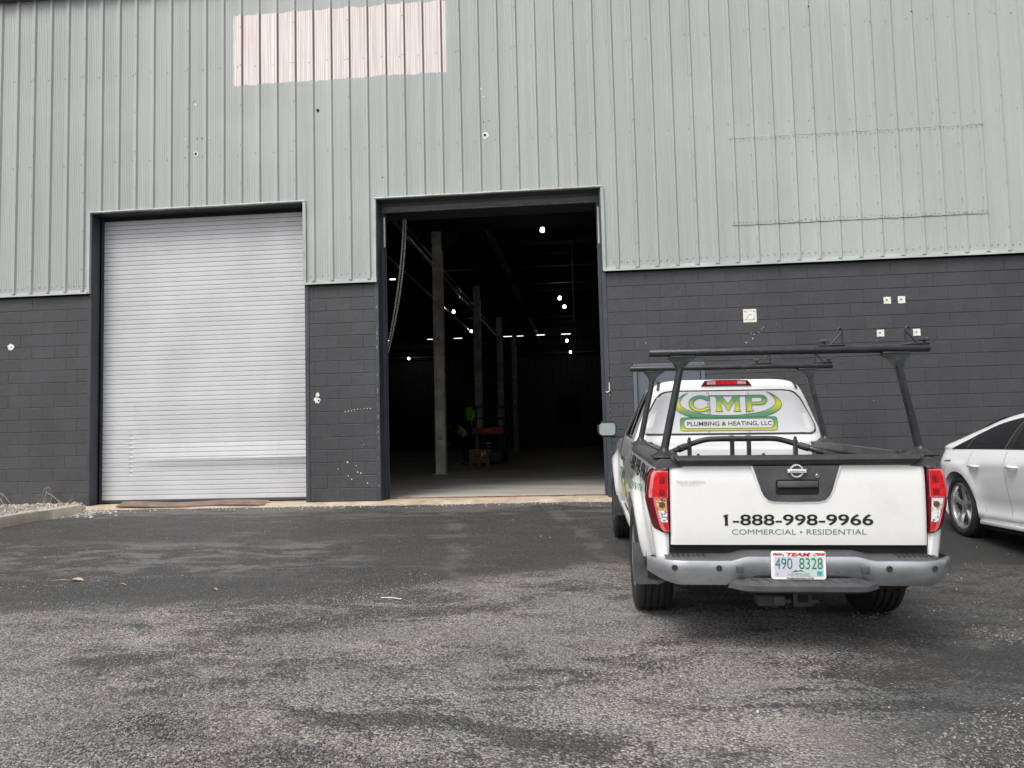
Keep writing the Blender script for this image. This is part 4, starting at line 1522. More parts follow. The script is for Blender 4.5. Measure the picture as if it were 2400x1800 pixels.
cab = mb.build('cab_body', M_WHITE, TRK, 35)
mb = MB()
mb.grid(lambda u, z: (ws(u, z)[0], ws(u, z)[1]+.004, z), lin(-.92, .92, 9), lin(1.19, 1.62, 6))
mb.build('windscreen', M_GLASSD, TRK, 40)
# seam between cab and bed, door shuts, window strips on both flanks
for sg in (-1, 1):
    mb = MB()
    mb.grid(lambda k, z: (sg*(sint(z, LOW_SEC)-.02), .928+.04*k, z), [0, 1], lin(.46, 1.10, 8))
    mb.build('bed_gap', M_UNDER, TRK)
    def win(y0b, y0t, y1b, y1t, z0, z1, m, nm, off=.004):
        mb = MB()
        def fn(k, j):
            z = z0+(z1-z0)*j
            yb, yt = y0b+(y0t-y0b)*j, y1b+(y1t-y1b)*j
            return (sg*(cab_half(z)-.02*sst(.55, 1, ((yb+(yt-yb)*k)-1.0)/(y_front(z)-1.0))+off), yb+(yt-yb)*k, z)
        mb.grid(fn, lin(0, 1, 6), lin(0, 1, 8))
        return mb.build(nm, m, TRK, 40)
    win(1.42, 1.26, 1.60, 1.60, 1.215, 1.615, M_GLASSD, 'quarter_window')
    win(1.72, 1.72, 2.55, 2.10, 1.205, 1.620, M_GLASSD, 'side_window')
    win(1.39, 1.22, 2.62, 2.14, 1.192, 1.205, M_GASKET, 'window_seal', .005)
    for ys, z0, z1 in ((1.30, .52, 1.18), (1.66, .46, 1.18), (2.70, .60, 1.15)):
        mb = MB()
        mb.grid(lambda k, z: (sg*(low_x(ys, z)+.0012), ys-.004+.008*k, z), [0, 1], lin(z0, z1, 10))
        mb.build('door_seam', M_GASKET, TRK)
    MB().rbox(sg*.862-.012, sg*.862+.012, 1.82, 1.98, .966, .998, .006, 2).build('door_handle', M_PLAST, TRK, 40)
    MB().rbox(sg*.83-.02, sg*.83+.02, .98, 2.70, .40, .46, .012, 2).build('rocker_panel', M_WHITE, TRK, 40)
# mirrors
for sg in (-1, 1):
    mb = MB()
    bm = bmesh.new()
    bmesh.ops.create_cube(bm, size=1)
    for v in bm.verts:
        t = 1 if v.co.z > 0 else .90
        v.co = Vector((v.co.x*.212*t, v.co.y*.10, v.co.z*.172))
    bmesh.ops.bevel(bm, geom=list(bm.edges), offset=.042, segments=4, affect='EDGES')
    mb.bm(bm, Matrix.Translation((sg*.985, 2.45, 1.250)))
    mr = mb.build('door_mirror', M_PLAST, TRK, 50)
    MB().prism(rrect(sg*.985-.083, sg*.985+.083, 1.186, 1.314, .034, 5), 2.394, 2.402).build('mirror_glass', simple('mirror_face%d' % sg, (.40, .46, .46), .15, .3, .03), mr)  # pale base colour stands in for the sky reflected in the glass
    MB().rbox(min(sg*.80, sg*.96), max(sg*.80, sg*.96), 2.44, 2.50, 1.155, 1.185, .012, 2).build('mirror_arm', M_PLAST, mr, 40)
# rear window: film covered, gasket, slider
def on_back(off):
    return lambda x, z: (x, cab_back_y(x, z)-off, z)
def win_half(z, g=0.):
    w = sint(z, [(1.225, .690), (1.24, .722), (1.27, .738), (1.33, .722), (1.45, .665), (1.54, .618), (1.585, .575), (1.605, .53), (1.612, .47)])
    return w-g
def back_panel(g, z0, z1, off, m, nm, par):
    mb = MB()
    zs = sorted(set([z0, z0+.008, z0+.02]+lin(z0+.03, z1-.03, 9)+[z1-.02, z1-.008, z1]))
    def fn(z, u):
        k = (z-z0)/(z1-z0)
        w = win_half(1.225+(1.612-1.225)*k, g)
        return on_back(off)(u*w, z)
    mb.grid(fn, zs, lin(-1, 1, 13))
    return mb.build(nm, m, par, 45)
rw = back_panel(0, 1.225, 1.612, .005, M_GASKET, 'rear_window', TRK)
back_panel(.014, 1.240, 1.601, .008, M_FILM, 'window_pane', rw)
for sx in (-.170, -.160, .172, .182):
    mb = MB()
    mb.grid(lambda k, z: on_back(.0092)(sx-.0014+.0028*k, z), [0, 1], lin(1.243, 1.598, 6))
    mb.build('slider_seam', M_PLAST2, rw)
def strip(x0, z0, x1, z1, w, off, nm, m):
    d = Vector((x1-x0, z1-z0))
    n = Vector((-d.y, d.x)).normalized()*w/2
    mb = MB()
    P = []
    for k in lin(0, 1, 8):
        for s in (-1, 1):
            P.append(on_back(off)(x0+d.x*k+n.x*s, z0+d.y*k+n.y*s))
    mb.add(P, [(2*i, 2*i+1, 2*i+3, 2*i+2) for i in range(7)])
    mb.build(nm, m, rw)
strip(-.152, 1.562, .155, 1.558, .008, .0105, 'slider_gasket', M_INK)
strip(-.150, 1.300, .156, 1.297, .006, .0105, 'slider_gasket', M_INK)
strip(-.151, 1.56, -.148, 1.30, .0045, .0105, 'slider_gasket', M_PLAST2)
strip(.154, 1.56, .157, 1.30, .0045, .0105, 'slider_gasket', M_PLAST2)
# the firm's logo printed on the film
def decal(pts, off, m, nm):
    mb = MB()
    bm = bmesh.new()
    vs_ = [bm.verts.new((p[0], 0, p[1])) for p in pts]
    f = bm.faces.new(vs_)
    f.normal_update()
    bmesh.ops.triangulate(bm, faces=[f])
    bmesh.ops.subdivide_edges(bm, edges=bm.edges, cuts=1, use_grid_fill=True)
    for v in bm.verts:
        v.co = Vector(on_back(off)(v.co.x, v.co.z))
    mb.bm(bm)
    outline.append((pts, off))
    return mb.build(nm, m, rw)
outline = []
sw_o = [(-.335, 1.592), (-.378, 1.573), (-.420, 1.543), (-.448, 1.508), (-.455, 1.478), (-.440, 1.446), (-.405, 1.418), (-.355, 1.395), (-.300, 1.377)]
sw_i = [(-.300, 1.408), (-.200, 1.394), (-.10, 1.386), (0, 1.384)]
inn = [(-.335, 1.592), (-.365, 1.572), (-.395, 1.540), (-.408, 1.507), (-.398, 1.478), (-.362, 1.450), (-.300, 1.425), (-.210, 1.405), (-.10, 1.394), (0, 1.391)]
outl = sw_o+[(0, 1.372)]+[(-x, z) for x, z in reversed(sw_o)]+[(-x, z) for x, z in inn[1:-1]]+[(0, 1.391)]+[(x, z) for x, z in reversed(inn[1:-1])]
decal(outl, .0115, M_GRADS, 'logo_swoosh')
decal(rrect(-.408, .410, 1.262, 1.376, .022), .0110, M_GRADB, 'logo_frame')
decal(rrect(-.378, .380, 1.281, 1.362, .036, 6), .0130, M_FILM, 'logo_band')
def arc(cx, cz, rx, rz, a0, a1, n=14):
    return [(cx+rx*cos(radians(a)), cz+rz*sin(radians(a))) for a in lin(a0, a1, n)]
Cx, Cz = -.232, 1.496
cpts = arc(Cx, Cz, .098, .071, 48, 318, 24)+[(-.158, 1.430), (-.150, 1.462), (-.166, 1.464)]+arc(Cx, Cz, .060, .048, 322, 40, 20)+[(-.166, 1.527), (-.150, 1.530), (-.152, 1.562), (-.160, 1.562)]
decal(cpts, .0135, M_GRADL, 'logo_letter')
mp = [(-.104, 1.427), (-.104, 1.436), (-.094, 1.438), (-.094, 1.553), (-.104, 1.555), (-.104, 1.565), (-.050, 1.565), (.003, 1.490), (.056, 1.565), (.110, 1.565), (.110, 1.555), (.100, 1.553), (.100, 1.438), (.110, 1.436), (.110, 1.427), (.052, 1.427), (.052, 1.436), (.061, 1.438), (.061, 1.520), (.003, 1.432), (-.055, 1.520), (-.055, 1.438), (-.046, 1.436), (-.046, 1.427)]
decal(mp, .0135, M_GRADL, 'logo_letter')
pp = [(.150, 1.427), (.150, 1.436), (.162, 1.438), (.162, 1.553), (.150, 1.555), (.150, 1.565)]+[(.275, 1.565)]+arc(.278, 1.523, .056, .042, 88, -88, 14)+[(.203, 1.481), (.203, 1.438), (.218, 1.436), (.218, 1.427)]
decal(pp, .0135, M_GRADL, 'logo_letter')
decal([(.203, 1.541), (.268, 1.541)]+arc(.270, 1.523, .022, .018, 85, -85, 8)+[(.203, 1.505)], .0150, M_FILM, 'logo_letter_eye')
M_OUTL = simple('dark_green_print', (.030, .11, .065), .5)
for pts, off in outline:
    mb = MB()
    n = len(pts)
    w = .0042
    P = []
    for i in range(n):
        a, b, c = Vector(pts[i-1]), Vector(pts[i]), Vector(pts[(i+1) % n])
        d1 = (b-a).normalized()
        d2 = (c-b).normalized()
        t_ = (d1+d2)
        t_ = t_.normalized() if t_.length > .2 else d1
        nn = Vector((-t_.y, t_.x))
        for s in (-.5, .5):
            P.append(on_back(off+.0008)(b.x+nn.x*w*s, b.y+nn.y*w*s))
    mb.add(P, [(2*i, 2*i+1, 2*((i+1) % n)+1, 2*((i+1) % n)) for i in range(n)])
    mb.build('logo_outline', M_OUTL, rw)
link_words('firm_lettering', text_mesh('PLUMBING & HEATING, LLC', (-.350, .366, 1.297, 1.340), 0, .012, on_back(.0150)), 4, simple('grey_print', (.035, .032, .038), .5), rw)
# roof moulding ends, third brake lamp
for sg in (-1, 1):
    mb = MB()
    def fn(k, u):
        z = 1.612+.075*k
        x = .592-.018*k+(u-.5)*.022
        return (sg*x, cab_back_y(x, min(z, 1.70))-.010, z+.006)
    mb.grid(fn, lin(0, 1, 7), [0, 1])
    mb.grid(lambda k, u: (sg*(.575+(u-.5)*.022), 1.08+.85*k, 1.703+.006), lin(0, 1, 5), [0, 1])
    mb.build('roof_moulding', M_PLAST, TRK)
bl = MB().prism([(-.218, 1.650), (-.185, 1.694), (-.10, 1.699), (.10, 1.699), (.180, 1.694), (.213, 1.650)], 1.028, 1.09, .004).build('high_brake_lamp', M_DRED, TRK)
MB().prism([(-.170, 1.660), (-.165, 1.686), (-.095, 1.690), (-.092, 1.660)], 1.0255, 1.03).build('clear_lens', simple('pale_red_lens', (.62, .30, .30), .2, 0, .2, 40), bl)
MB().prism([(.088, 1.660), (.090, 1.690), (.160, 1.686), (.166, 1.660)], 1.0255, 1.03).build('clear_lens', MATS['pale_red_lens'], bl)
MB().prism([(-.088, 1.658), (-.090, 1.690), (.086, 1.690), (.084, 1.658)], 1.0255, 1.03).build('brake_lens', M_RED, bl)
# crease strips across the back of the cab
for z in (1.095,):
    MB().box(-.70, .70, .945, .953, z-.012, z+.004).build('cab_seam', M_GASKET, TRK)

# ---- lettering on the left flank of the bed and the door
def flank(off, x0=0):
    return lambda s, z: (-(bed_x(-s, z)+off), -s, z)
# the text reads from front to rear on the left side: s grows towards the rear
def flank_text(body, y_front_, y_rear, z0, z1, m, nm, bold=0., n=1):
    me = text_mesh(body, (-y_front_, -y_rear, z0, z1), 0, bold, lambda s, z: (-(bed_x(-s, z)+.003), -s, z), sub=2)
    return link_words(nm, me, n, m, TRK, 1, -1)
flank_text('1-888-998-9966', .86, -.72, .972, 1.085, M_INK, 'phone_lettering', .008)
flank_text('COMMERCIAL \u2022 RESIDENTIAL', .82, -.45, .885, .930, M_GREENINK, 'slogan_lettering', n=3)
def door_decal(pts, m, nm, off=.003):
    mb = MB()
    bm = bmesh.new()
    f = bm.faces.new([bm.verts.new((p[0], 0, p[1])) for p in pts])
    f.normal_update()
    bmesh.ops.triangulate(bm, faces=[f])
    bmesh.ops.subdivide_edges(bm, edges=bm.edges, cuts=2, use_grid_fill=True)
    for v in bm.verts:
        v.co = Vector((-(low_x(2.1-v.co.x, v.co.z)+off), 2.1-v.co.x, v.co.z))
    mb.bm(bm)
    return mb.build(nm, m, TRK)
M_GRADD = m_grad('door_print', .66, .90, YEL, (.20, .36, .09), GRN)
door_decal([(x*.9, .80+(z-1.478)*.95) for x, z in outl], M_GRADD, 'door_logo')
door_decal(rrect(-.37, .37, .60, .70, .02), M_GRADD, 'door_logo')
link('door_lettering', text_mesh('CMP', (-.30, .30, .745, .87), 0, .03, lambda s, z: (-(low_x(2.1-s, z)+.004), 2.1-s, z), sub=2), M_GREENINK, TRK)

# ---- ladder rack
RK = MB().box(-.725, -.665, -.80, .82, 1.105, 1.168).build('ladder_rack', M_RACK, TRK)
MB().box(.665, .725, -.80, .82, 1.105, 1.168).build('side_rail', simple('weathered_rail', (.075, .078, .080), .5, .2, .3, 8, .1, 60, dirt=((.2, .2, .2), .35)), RK)
for yb in (-.91, .864):
    bar = MB().tube([(-.838, yb, 1.800), (-.832, yb, 1.800), (.832, yb, 1.800), (.842, yb, 1.800)], [.022, .0245, .0245, .018], 18).build('crossbar', M_RACK, RK, 40)
    for sg in (-1, 1):
        xt, xb = .640, .758
        # saddle
        mb = MB()
        mb.rbox(sg*(xt-.004)-.078, sg*(xt-.004)+.078, yb-.028, yb+.028, 1.764, 1.780, .004, 1)
        def fn(a, k):
            z = 1.766-.075*k
            w = .066*(1-k)**2.2+.026
            d = .026
            cx = sg*(xt+(xb-xt)*(1.766-z)/.58)
            pts = [(-w, -d), (w, -d), (w, d), (-w, d)]
            return (cx+pts[a % 4][0], yb+pts[a % 4][1], z)
        mb.grid(fn, [0, 1, 2, 3], lin(0, 1, 8), closed_u=True)
        mb.build('saddle', M_RACK, RK, 40)
        # upright, oval section
        mb = MB()
        def up(a, k):
            z = 1.705-.505*k
            cx = sg*(xt+.010+(xb-xt-.010)*k)
            w = .0225+.003*k
            return (cx+w*cos(a), yb+.036*sin(a), z)
        mb.grid(up, [2*pi*i/16 for i in range(16)], lin(0, 1, 6), closed_u=True)
        mb.build('upright', M_RACK, RK, 60)
        # foot
        mb = MB()
        def ft(a, k):
            z = 1.215-.052*k
            w = .026+.052*k**2.0
            d = .038+.055*k**2.0
            return (sg*(xb+.002)+w*cos(a)*(1 if True else 1), yb+d*sin(a), z)
        mb.grid(ft, [2*pi*i/18+.17 for i in range(18)], lin(0, 1, 7), closed_u=True)
        mb.rbox(sg*.755-.08, sg*.755+.08, yb-.10, yb+.10, 1.152, 1.164, .004, 1)
        mb.rbox(sg*.695-.022, sg*.695+.022, yb-.05+(.13 if yb < 0 else -.13), yb+.05+(.13 if yb < 0 else -.13), 1.10, 1.178, .008, 2)
        mb.build('foot', M_RACK, RK, 45)
    # load stops
    for xs_, d in ((.330, -1), (.700, 1)):
        mb = MB()
        mb.rbox(min(xs_-.012, xs_+d*.14), max(xs_+.012, xs_+d*.14), yb-.016, yb+.016, 1.822, 1.832, .003, 1)
        hook = [(xs_, yb, 1.83), (xs_, yb, 1.905)]+[(xs_+d*.014*(1-cos(a)), yb, 1.912+.020*sin(a)) for a in lin(.1, pi*.95, 8)]
        mb.tube(hook, .0065, 8)
        mb.tube([(xs_+d*.003, yb, 1.905), (xs_+d*.07, yb, 1.83)], .0060, 8)
        mb.build('load_stop', M_RACK, RK, 45)
        kx = xs_+d*.110
        mb = MB()
        n = 40
        for zz, rr in ((1.846, .022), (1.849, .028), (1.860, .028), (1.864, .022)):
            for i in range(n):
                t = 2*pi*i/n
                r = rr+.0022*cos(10*t)
                mb.v.append((kx+r*cos(t), yb+r*sin(t), zz))
        for q in range(3):
            for i in range(n):
                j = (i+1) % n
                mb.f.append((q*n+i, q*n+j, (q+1)*n+j, (q+1)*n+i))
        mb.f.append(tuple(range(3*n, 4*n)))
        mb.f.append(tuple(range(n-1, -1, -1)))
        mb.tube([(kx, yb, 1.822), (kx, yb, 1.848)], .008, 8)
        mb.build('knob', M_PLAST2, RK, 35)
# ---- bed extender hoop
path = []
ctrl = [(-.71, .02, 1.045), (-.58, .36, 1.105), (-.45, .45, 1.150), (-.36, .477, 1.183), (-.27, .48, 1.205), (-.18, .48, 1.209), (0, .48, 1.209), (.18, .48, 1.209), (.27, .48, 1.205), (.36, .477, 1.183), (.45, .45, 1.150), (.58, .36, 1.105), (.71, .02, 1.045)]
for i in range(len(ctrl)-1):
    p0, p1, p2, p3 = [Vector(ctrl[max(0, min(len(ctrl)-1, i+q))]) for q in (-1, 0, 1, 2)]
    for k in (0, .33, .67):
        path.append(.5*((2*p1)+(-p0+p2)*k+(2*p0-5*p1+4*p2-p3)*k*k+(-p0+3*p1-3*p2+p3)*k**3))
path.append(Vector(ctrl[-1]))
bx_ = MB().tube(path, .022, 14).build('bed_extender', M_RACK, TRK, 50)
for sx in (-.075, .055):
    MB().rbox(sx-.016, sx+.016, .455, .485, .74, 1.20, .005, 1).build('post', M_RACK, bx_)
    MB().tube([(sx-.018, .48, 1.209), (sx+.018, .48, 1.209)], .027, 14).build('clamp', M_PLAST, bx_, 40)
for sg in (-1, 1):
    MB().rbox(sg*.41-.016, sg*.41+.016, .44, .48, .74, 1.20, .005, 1).tube([(sg*.41, .46, 1.19), (sg*.41, .46, 1.225)], [.017, .010], 10).build('post', M_RACK, bx_, 40)
    MB().rbox(sg*.54-.018, sg*.54+.018, .37, .40, .74, 1.10, .005, 1).build('post', M_RACK, bx_, 40)
    a, b = Vector((sg*.44, .452, 1.153)), Vector((sg*.50, .418, 1.133))
    MB().tube([a, b], .028, 14).build('clamp', M_PLAST, bx_, 40)
# ================================================================== the white saloon on the right
M_WHITE2 = simple('white_saloon_paint', (.86, .865, .875), .30, 0, .02, 1.5, coat=.7)
M_RIMD = simple('grey_alloy', (.34, .34, .345), .32, .6, .1, 6)
M_RIML = simple('machined_alloy', (.62, .62, .62), .28, .85, .08, 6)
SR, SZ = .335, .335
SW, SF = 0.0, 2.82
S_LOC = (5.008, 8.815)
S_YAW = radians(178.26)
SED = empty('saloon_car', (S_LOC[0], S_LOC[1], ground_z(*S_LOC)))
SED.rotation_mode = 'ZXY'
SED.rotation_euler = (-.030, 0, S_YAW)
tag(SED, 'white saloon car with grey five spoke wheels at the right edge of the picture', 'car')
def s_arch(y, zs, r=.375, zc=.335):
    z = zs
    for c in (SW, SF):
        d = abs(y-c)
        if d < r:
            z = max(z, zc+sqrt(r*r-d*d))
    return z
S_SEC = [(.18, .82), (.22, .862), (.27, .880), (.33, .868), (.40, .868), (.48, .882), (.60, .895), (.72, .905), (.79, .910), (.815, .903), (.86, .885), (.90, .865), (.945, .842)]
def s_plan(y):
    """narrowing in plan at nose and tail"""
    k = 1.0
    if y < -.30:
        k -= .30*((-.30-y)/.72)**2.2
    if y > 3.05:
        k -= .22*((y-3.05)/.68)**2.2
    return k
def s_flare(y, z):
    f = 0
    for c in (SW, SF):
        d = sqrt((y-c)**2+(z-.335)**2)
        f = max(f, .022*(1-sst(.40, .53, d)))
    return f
def s_x(y, z):
    return (sint(z, S_SEC)+s_flare(y, z))*s_plan(y)
def s_belt(y):
    return sint(y, [(-1.02, .90), (-.9, .945), (-.5, .955), (.3, .945), (1.5, .925), (2.35, .905), (3.0, .84), (3.6, .72), (3.72, .66)])
def s_low(y):
    return s_arch(y, interp(y, [(-1.02, .42), (-.85, .27), (-.45, .22), (.45, .20), (2.4, .20), (3.3, .22), (3.72, .26)]))
ys = sorted(set(round(v, 4) for v in lin(-1.02, -.40, 20)+[-.3749, -.37, -.36, -.345]+lin(-.32, .32, 21)+[.345, .36, .37, .3749]+lin(.42, 2.42, 18)+[SF-.3749, SF-.37, SF-.36, SF-.345]+lin(SF-.32, SF+.32, 21)+[SF+.345, SF+.36, SF+.37, SF+.3749]+lin(3.22, 3.72, 14)))
mb = MB()
for sg in (-1, 1):
    def fn(y, k):
        zl, zt = s_low(y), s_belt(y)
        z = zl+(zt-zl)*k
        return (sg*s_x(y, min(z, .945)), y, z)
    mb.grid(fn, ys, lin(0, 1, 30))
    mb.grid(lambda y, k: (sg*(s_x(y, s_low(y))-.13*k), y, s_low(y)+.008*k), ys, [0, .2, 1])
# tail and nose faces
mb.grid(lambda u, k: (u*s_x(-1.02, .42+.48*k), -1.02-.05*sin(pi*k)*(1-u*u*.8), .42+.48*k), lin(-1, 1, 9), lin(0, 1, 8))
mb.grid(lambda u, k: (u*s_x(3.72, .26+.40*k), 3.72+.05*sin(pi*k)*(1-u*u*.8), .26+.40*k), lin(-1, 1, 9), lin(0, 1, 8))
# boot lid, bonnet
def deck(y, u):
    zt = s_belt(y)
    xe = s_x(y, min(zt, .945))
    c = interp(y, [(-1.02, .07), (-.9, .085), (-.4, .11), (2.2, .09), (3.0, .07), (3.72, .03)])
    return (u*xe, y, zt+c*(1-abs(u)**2.2))
mb.grid(deck, [q for q in ys if q <= .1], lin(-1, 1, 13))
mb.grid(deck, [q for q in ys if q >= 2.2], lin(-1, 1, 13))
# boot lip
mb.tube([(-.66, -.93, 1.005), (-.4, -.975, 1.035), (0, -.99, 1.045), (.4, -.975, 1.035), (.66, -.93, 1.005)], .014, 8)
# greenhouse: section from belt to roof
ROOF = [(-.62, 1.03), (-.40, 1.045), (-.25, 1.075), (.05, 1.180), (.40, 1.292), (.72, 1.345), (1.10, 1.372), (1.45, 1.355), (1.66, 1.315), (2.02, 1.15), (2.36, .98)]
def s_gh(y, k, sg):
    """k 0 belt .. 1 roof edge .. 2 centre line"""
    zb = s_belt(y)
    xb = s_x(y, min(zb, .945))
    zr = max(zb+.02, sint(y, ROOF))
    xr = xb-.30*min(1, (zr-zb)/.46)
    ze = zr-.055*min(1, (zr-zb)/.3)
    if k <= 1:
        b = .022*sin(pi*k)
        return (sg*(xb+(xr-xb)*k+b), y, zb+(ze-zb)*k)
    q = k-1
    a = q*pi/2
    return (sg*xr*(1-q**1.0)*1.0 if q > .25 else sg*(xr*(1-q)), y, ze+(zr-ze)*sin(min(1, q*1.6)*pi/2))
ysg = lin(-.62, 2.36, 44)
for sg in (-1, 1):
    mb.grid(lambda y, k: s_gh(y, k, sg), ysg, lin(0, 1, 9)+[1.04, 1.1, 1.18, 1.3, 1.5, 1.75, 2])
mb.v = [(a, (b if b > -.25 else -.25+(b+.25)*.66), c) for a, b, c in mb.v]
mb.build('car_body', M_WHITE2, SED, 38)
# glass: side windows with black surround
def s_win(sg, y0, y1, lo, hi, off, m, nm, par=None, n=24):
    mb = MB()
    def fn(y, k):
        a, b = lo(y), hi(y)
        p = s_gh(y, a+(b-a)*k, sg)
        return (p[0]+sg*off, p[1], p[2])
    mb.grid(fn, lin(y0, y1, n), lin(0, 1, 8))
    return mb.build(nm, m, par or SED, 45)
def hi_line(y):
    return max(.05, min(interp(y, [(-.22, .06), (-.05, .40), (.20, .70), (.48, .82), (.8, .86), (1.5, .86), (1.75, .80), (2.2, .2)]), .86))
for sg in (-1, 1):
    sw = s_win(sg, -.20, 2.15, lambda y: .02, lambda y: max(.04, hi_line(y)), .003, M_GASKET, 'window_surround')
    s_win(sg, -.13, .14, lambda y: .07, lambda y: max(.08, hi_line(y)-.05), .006, M_GLASSD, 'quarter_window', sw, 12)
    s_win(sg, .17, .94, lambda y: .07, lambda y: hi_line(y)-.05, .006, M_GLASSD, 'rear_door_window', sw)
    s_win(sg, 1.08, 2.02, lambda y: .07, lambda y: max(.08, hi_line(y)-.05), .006, M_GLASSD, 'front_door_window', sw)
    mb = MB()
    mb.grid(lambda k, j: (s_gh(.155, .06+.6*j, sg)[0]+sg*.007, .150+.010*k+.04*j, s_gh(.155, .06+.6*j, sg)[2]), [0, 1], lin(0, .9, 8))
    mb.build('window_bar', M_ALLOY, sw)
    mb = MB()
    mb.grid(lambda k, j: (s_gh(1.0, .04+.8*j, sg)[0]+sg*.0065, .945+.012*k+.03*j, s_gh(1.0, .04+.8*j, sg)[2]), [0, 1], lin(0, 1, 8))
    mb.build('window_bar', M_ALLOY, sw)
    # door shuts
    for pts in ([(.30, .93), (.29, .80), (.40, .62), (.50, .42), (.55, .30)], [(1.02, .92), (1.025, .7), (1.035, .45), (1.05, .30)], [(2.02, .90), (2.06, .7), (2.06, .45), (2.02, .30)]):
        mb = MB()
        P = []
        for q, z in [(sint(t, [(i, p[0]) for i, p in enumerate(pts)]), sint(t, [(i, p[1]) for i, p in enumerate(pts)])) for t in lin(0, len(pts)-1, 12)]:
            for d in (-.003, .003):
                P.append((sg*(s_x(q, z)+.0015), q+d, z))
        mb.add(P, [(2*i, 2*i+1, 2*i+3, 2*i+2) for i in range(11)])
        mb.build('door_seam', simple('seam_grey', (.20, .20, .21), .6) if 'seam_grey' not in MATS else MATS['seam_grey'], SED)
    # pull handles
    for yh in (.34, 1.095):
        zz = .775
        xx = s_x(yh+.08, zz)
        MB().tube([(sg*(xx+.004), yh, zz), (sg*(xx+.026), yh+.025, zz), (sg*(xx+.028), yh+.10, zz-.002), (sg*(xx+.024), yh+.17, zz-.004), (sg*(xx+.004), yh+.19, zz-.004)], [.012, .015, .015, .014, .010], 10).build('door_handle', M_WHITE2, SED, 50)
    # sill blade, lower crease
    MB().rbox(min(sg*.80, sg*.885), max(sg*.80, sg*.885), .40, 2.42, .17, .215, .012, 2).build('sill_blade', M_WHITE2, SED, 40)
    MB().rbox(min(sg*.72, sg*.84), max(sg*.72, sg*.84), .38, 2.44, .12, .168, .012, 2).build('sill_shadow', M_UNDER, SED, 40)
    for c in (SW, SF):
        mb = MB()
        mb.grid(lambda a, k: (sg*(.62+.20*k), c+.385*cos(a), .335+.385*sin(a)), lin(-.2, pi+.2, 20), [0, 1])
        mb.add([(sg*.62, c+.385*cos(a), .335+.385*sin(a)) for a in lin(-.2, pi+.2, 20)], [tuple(range(20))])
        mb.build('wheel_well', M_UNDER, SED)
        wheel(SED, 'wheel', sg*.775, c, SR-.004, sg, R=SR, W=.245, rim=.248, spokes=5, dark=(M_RIMD, M_RIML), slim=True)
        MB().rbox(sg*.80-.03, sg*.80+.03, c+.10, c+.17, SR-.05, SR+.06, .01).build('brake_caliper', M_RIML, SED)
    # tail lamp
    mb = MB()
    mb.grid(lambda y, z: (sg*(s_x(y, z)+.004), y, z), lin(-.76, -.62, 6), lin(.72, .84, 4))
    mb.build('tail_lamp', M_MRED, SED, 40)
    mb = MB()
    mb.grid(lambda k, j: (sg*(s_x(-.30+.17*k, .80+.1*j)+.0012)*1, -.30+.17*k, .835+.004*j), lin(0, 1, 6), [0, 1])
    mb.build('fuel_flap_seam', MATS['seam_grey'], SED)
# windscreens
for y0, y1, nm in ((-.24, .42, 'rear_screen'), (1.66, 2.28, 'windscreen')):
    mb = MB()
    def fn(y, u):
        zr = sint(y, ROOF)
        xe = abs(s_gh(y, 1, 1)[0])-.05
        return (u*xe, y, zr+.004-.02*abs(u)**3)
    mb.grid(fn, lin(y0, y1, 8), lin(-1, 1, 9))
    mb.build(nm, M_GLASSD, SED, 40)
MB().box(-.72, .72, -.9, 3.6, .20, .40).build('chassis', M_UNDER, SED)
for sg in (-1, 1):
    MB().rbox(sg*.97-.09, sg*.97+.09, 1.90, 2.00, .93, 1.05, .04, 3).rbox(min(sg*.84, sg*.92), max(sg*.84, sg*.92), 1.94, 1.98, .92, .95, .01).build('door_mirror', M_WHITE2, SED, 50)
    mb = MB()
    mb.grid(lambda y, z: (sg*(s_x(y, z)+.004), y, z), lin(3.30, 3.68, 8), lin(.56, .66, 4))
    mb.build('headlamp', M_CLEAR, SED, 40)
MB().prism([(-.42, .62), (-.34, .30), (.34, .30), (.42, .62)], 3.775, 3.76).build('grille', M_PLAST, SED)
MB().box(-.24, .24, 3.776, 3.782, .40, .50).build('front_plate', M_PLAST2, SED)
# ================================================================== things inside the warehouse
def in_pt(px, depth):      # lateral position at a depth
    return px
M_LAMP = NT('lamp_glow')
M_LAMP.base((.9, .9, .85))
M_LAMP.p.inputs['Emission Color'].default_value = (1, .97, .88, 1)
M_LAMP.p.inputs['Emission Strength'].default_value = 12.0
M_LAMP = M_LAMP.m
LAMPS = [  # x, y(world), z, radius
    (-.83, 18.4, 5.98, .078, 'nearest bare lamp hanging high behind the open doorway'),
    (-.69, 28.0, 5.98, .085, 'bare lamp with a looped cable, upper of the close pair'),
    (-.56, 30.0, 5.98, .085, 'bare lamp, lower of the close pair on the right'),
    (-5.02, 30.0, 5.96, .080, 'bare lamp hanging between the first two columns'),
    (-5.18, 36.0, 5.96, .080, 'bare lamp beside the second column'),
    (-.69, 41.0, 5.95, .095, 'bare lamp low on the right, below the strip lights'),
    (-.59, 47.0, 5.95, .095, 'lowest bare lamp on the right against the back wall'),
    (-10.9, 47.5, 5.95, .095, 'bare lamp at the far left against the back wall')]
for x, y, z, r, lab in LAMPS:
    r *= .66
    e = tag(empty('pendant_lamp', (x, y, z)), lab, 'lamp', 'bare lamps hung under the warehouse roof')
    MB().lathe([(-r*1.15, 0), (-r*1.1, r*.5), (-r*.7, r*.95), (0, r), (r*.8, r*.9), (r*1.1, r*.6)], 'z', (0, 0, 0), 16).build('bulb', M_LAMP, e, 60)
    MB().lathe([(r*1.1, r*.75), (r*2.0, r*.7), (r*2.2, r*.3), (r*2.2, 0)], 'z', (0, 0, 0), 12).build('lamp_cap', M_PLAST, e, 40)
    MB().tube([(0, 0, r*2.2), (.0, 0, 7.0-z)], .008, 6).build('cord', M_PLAST, e)
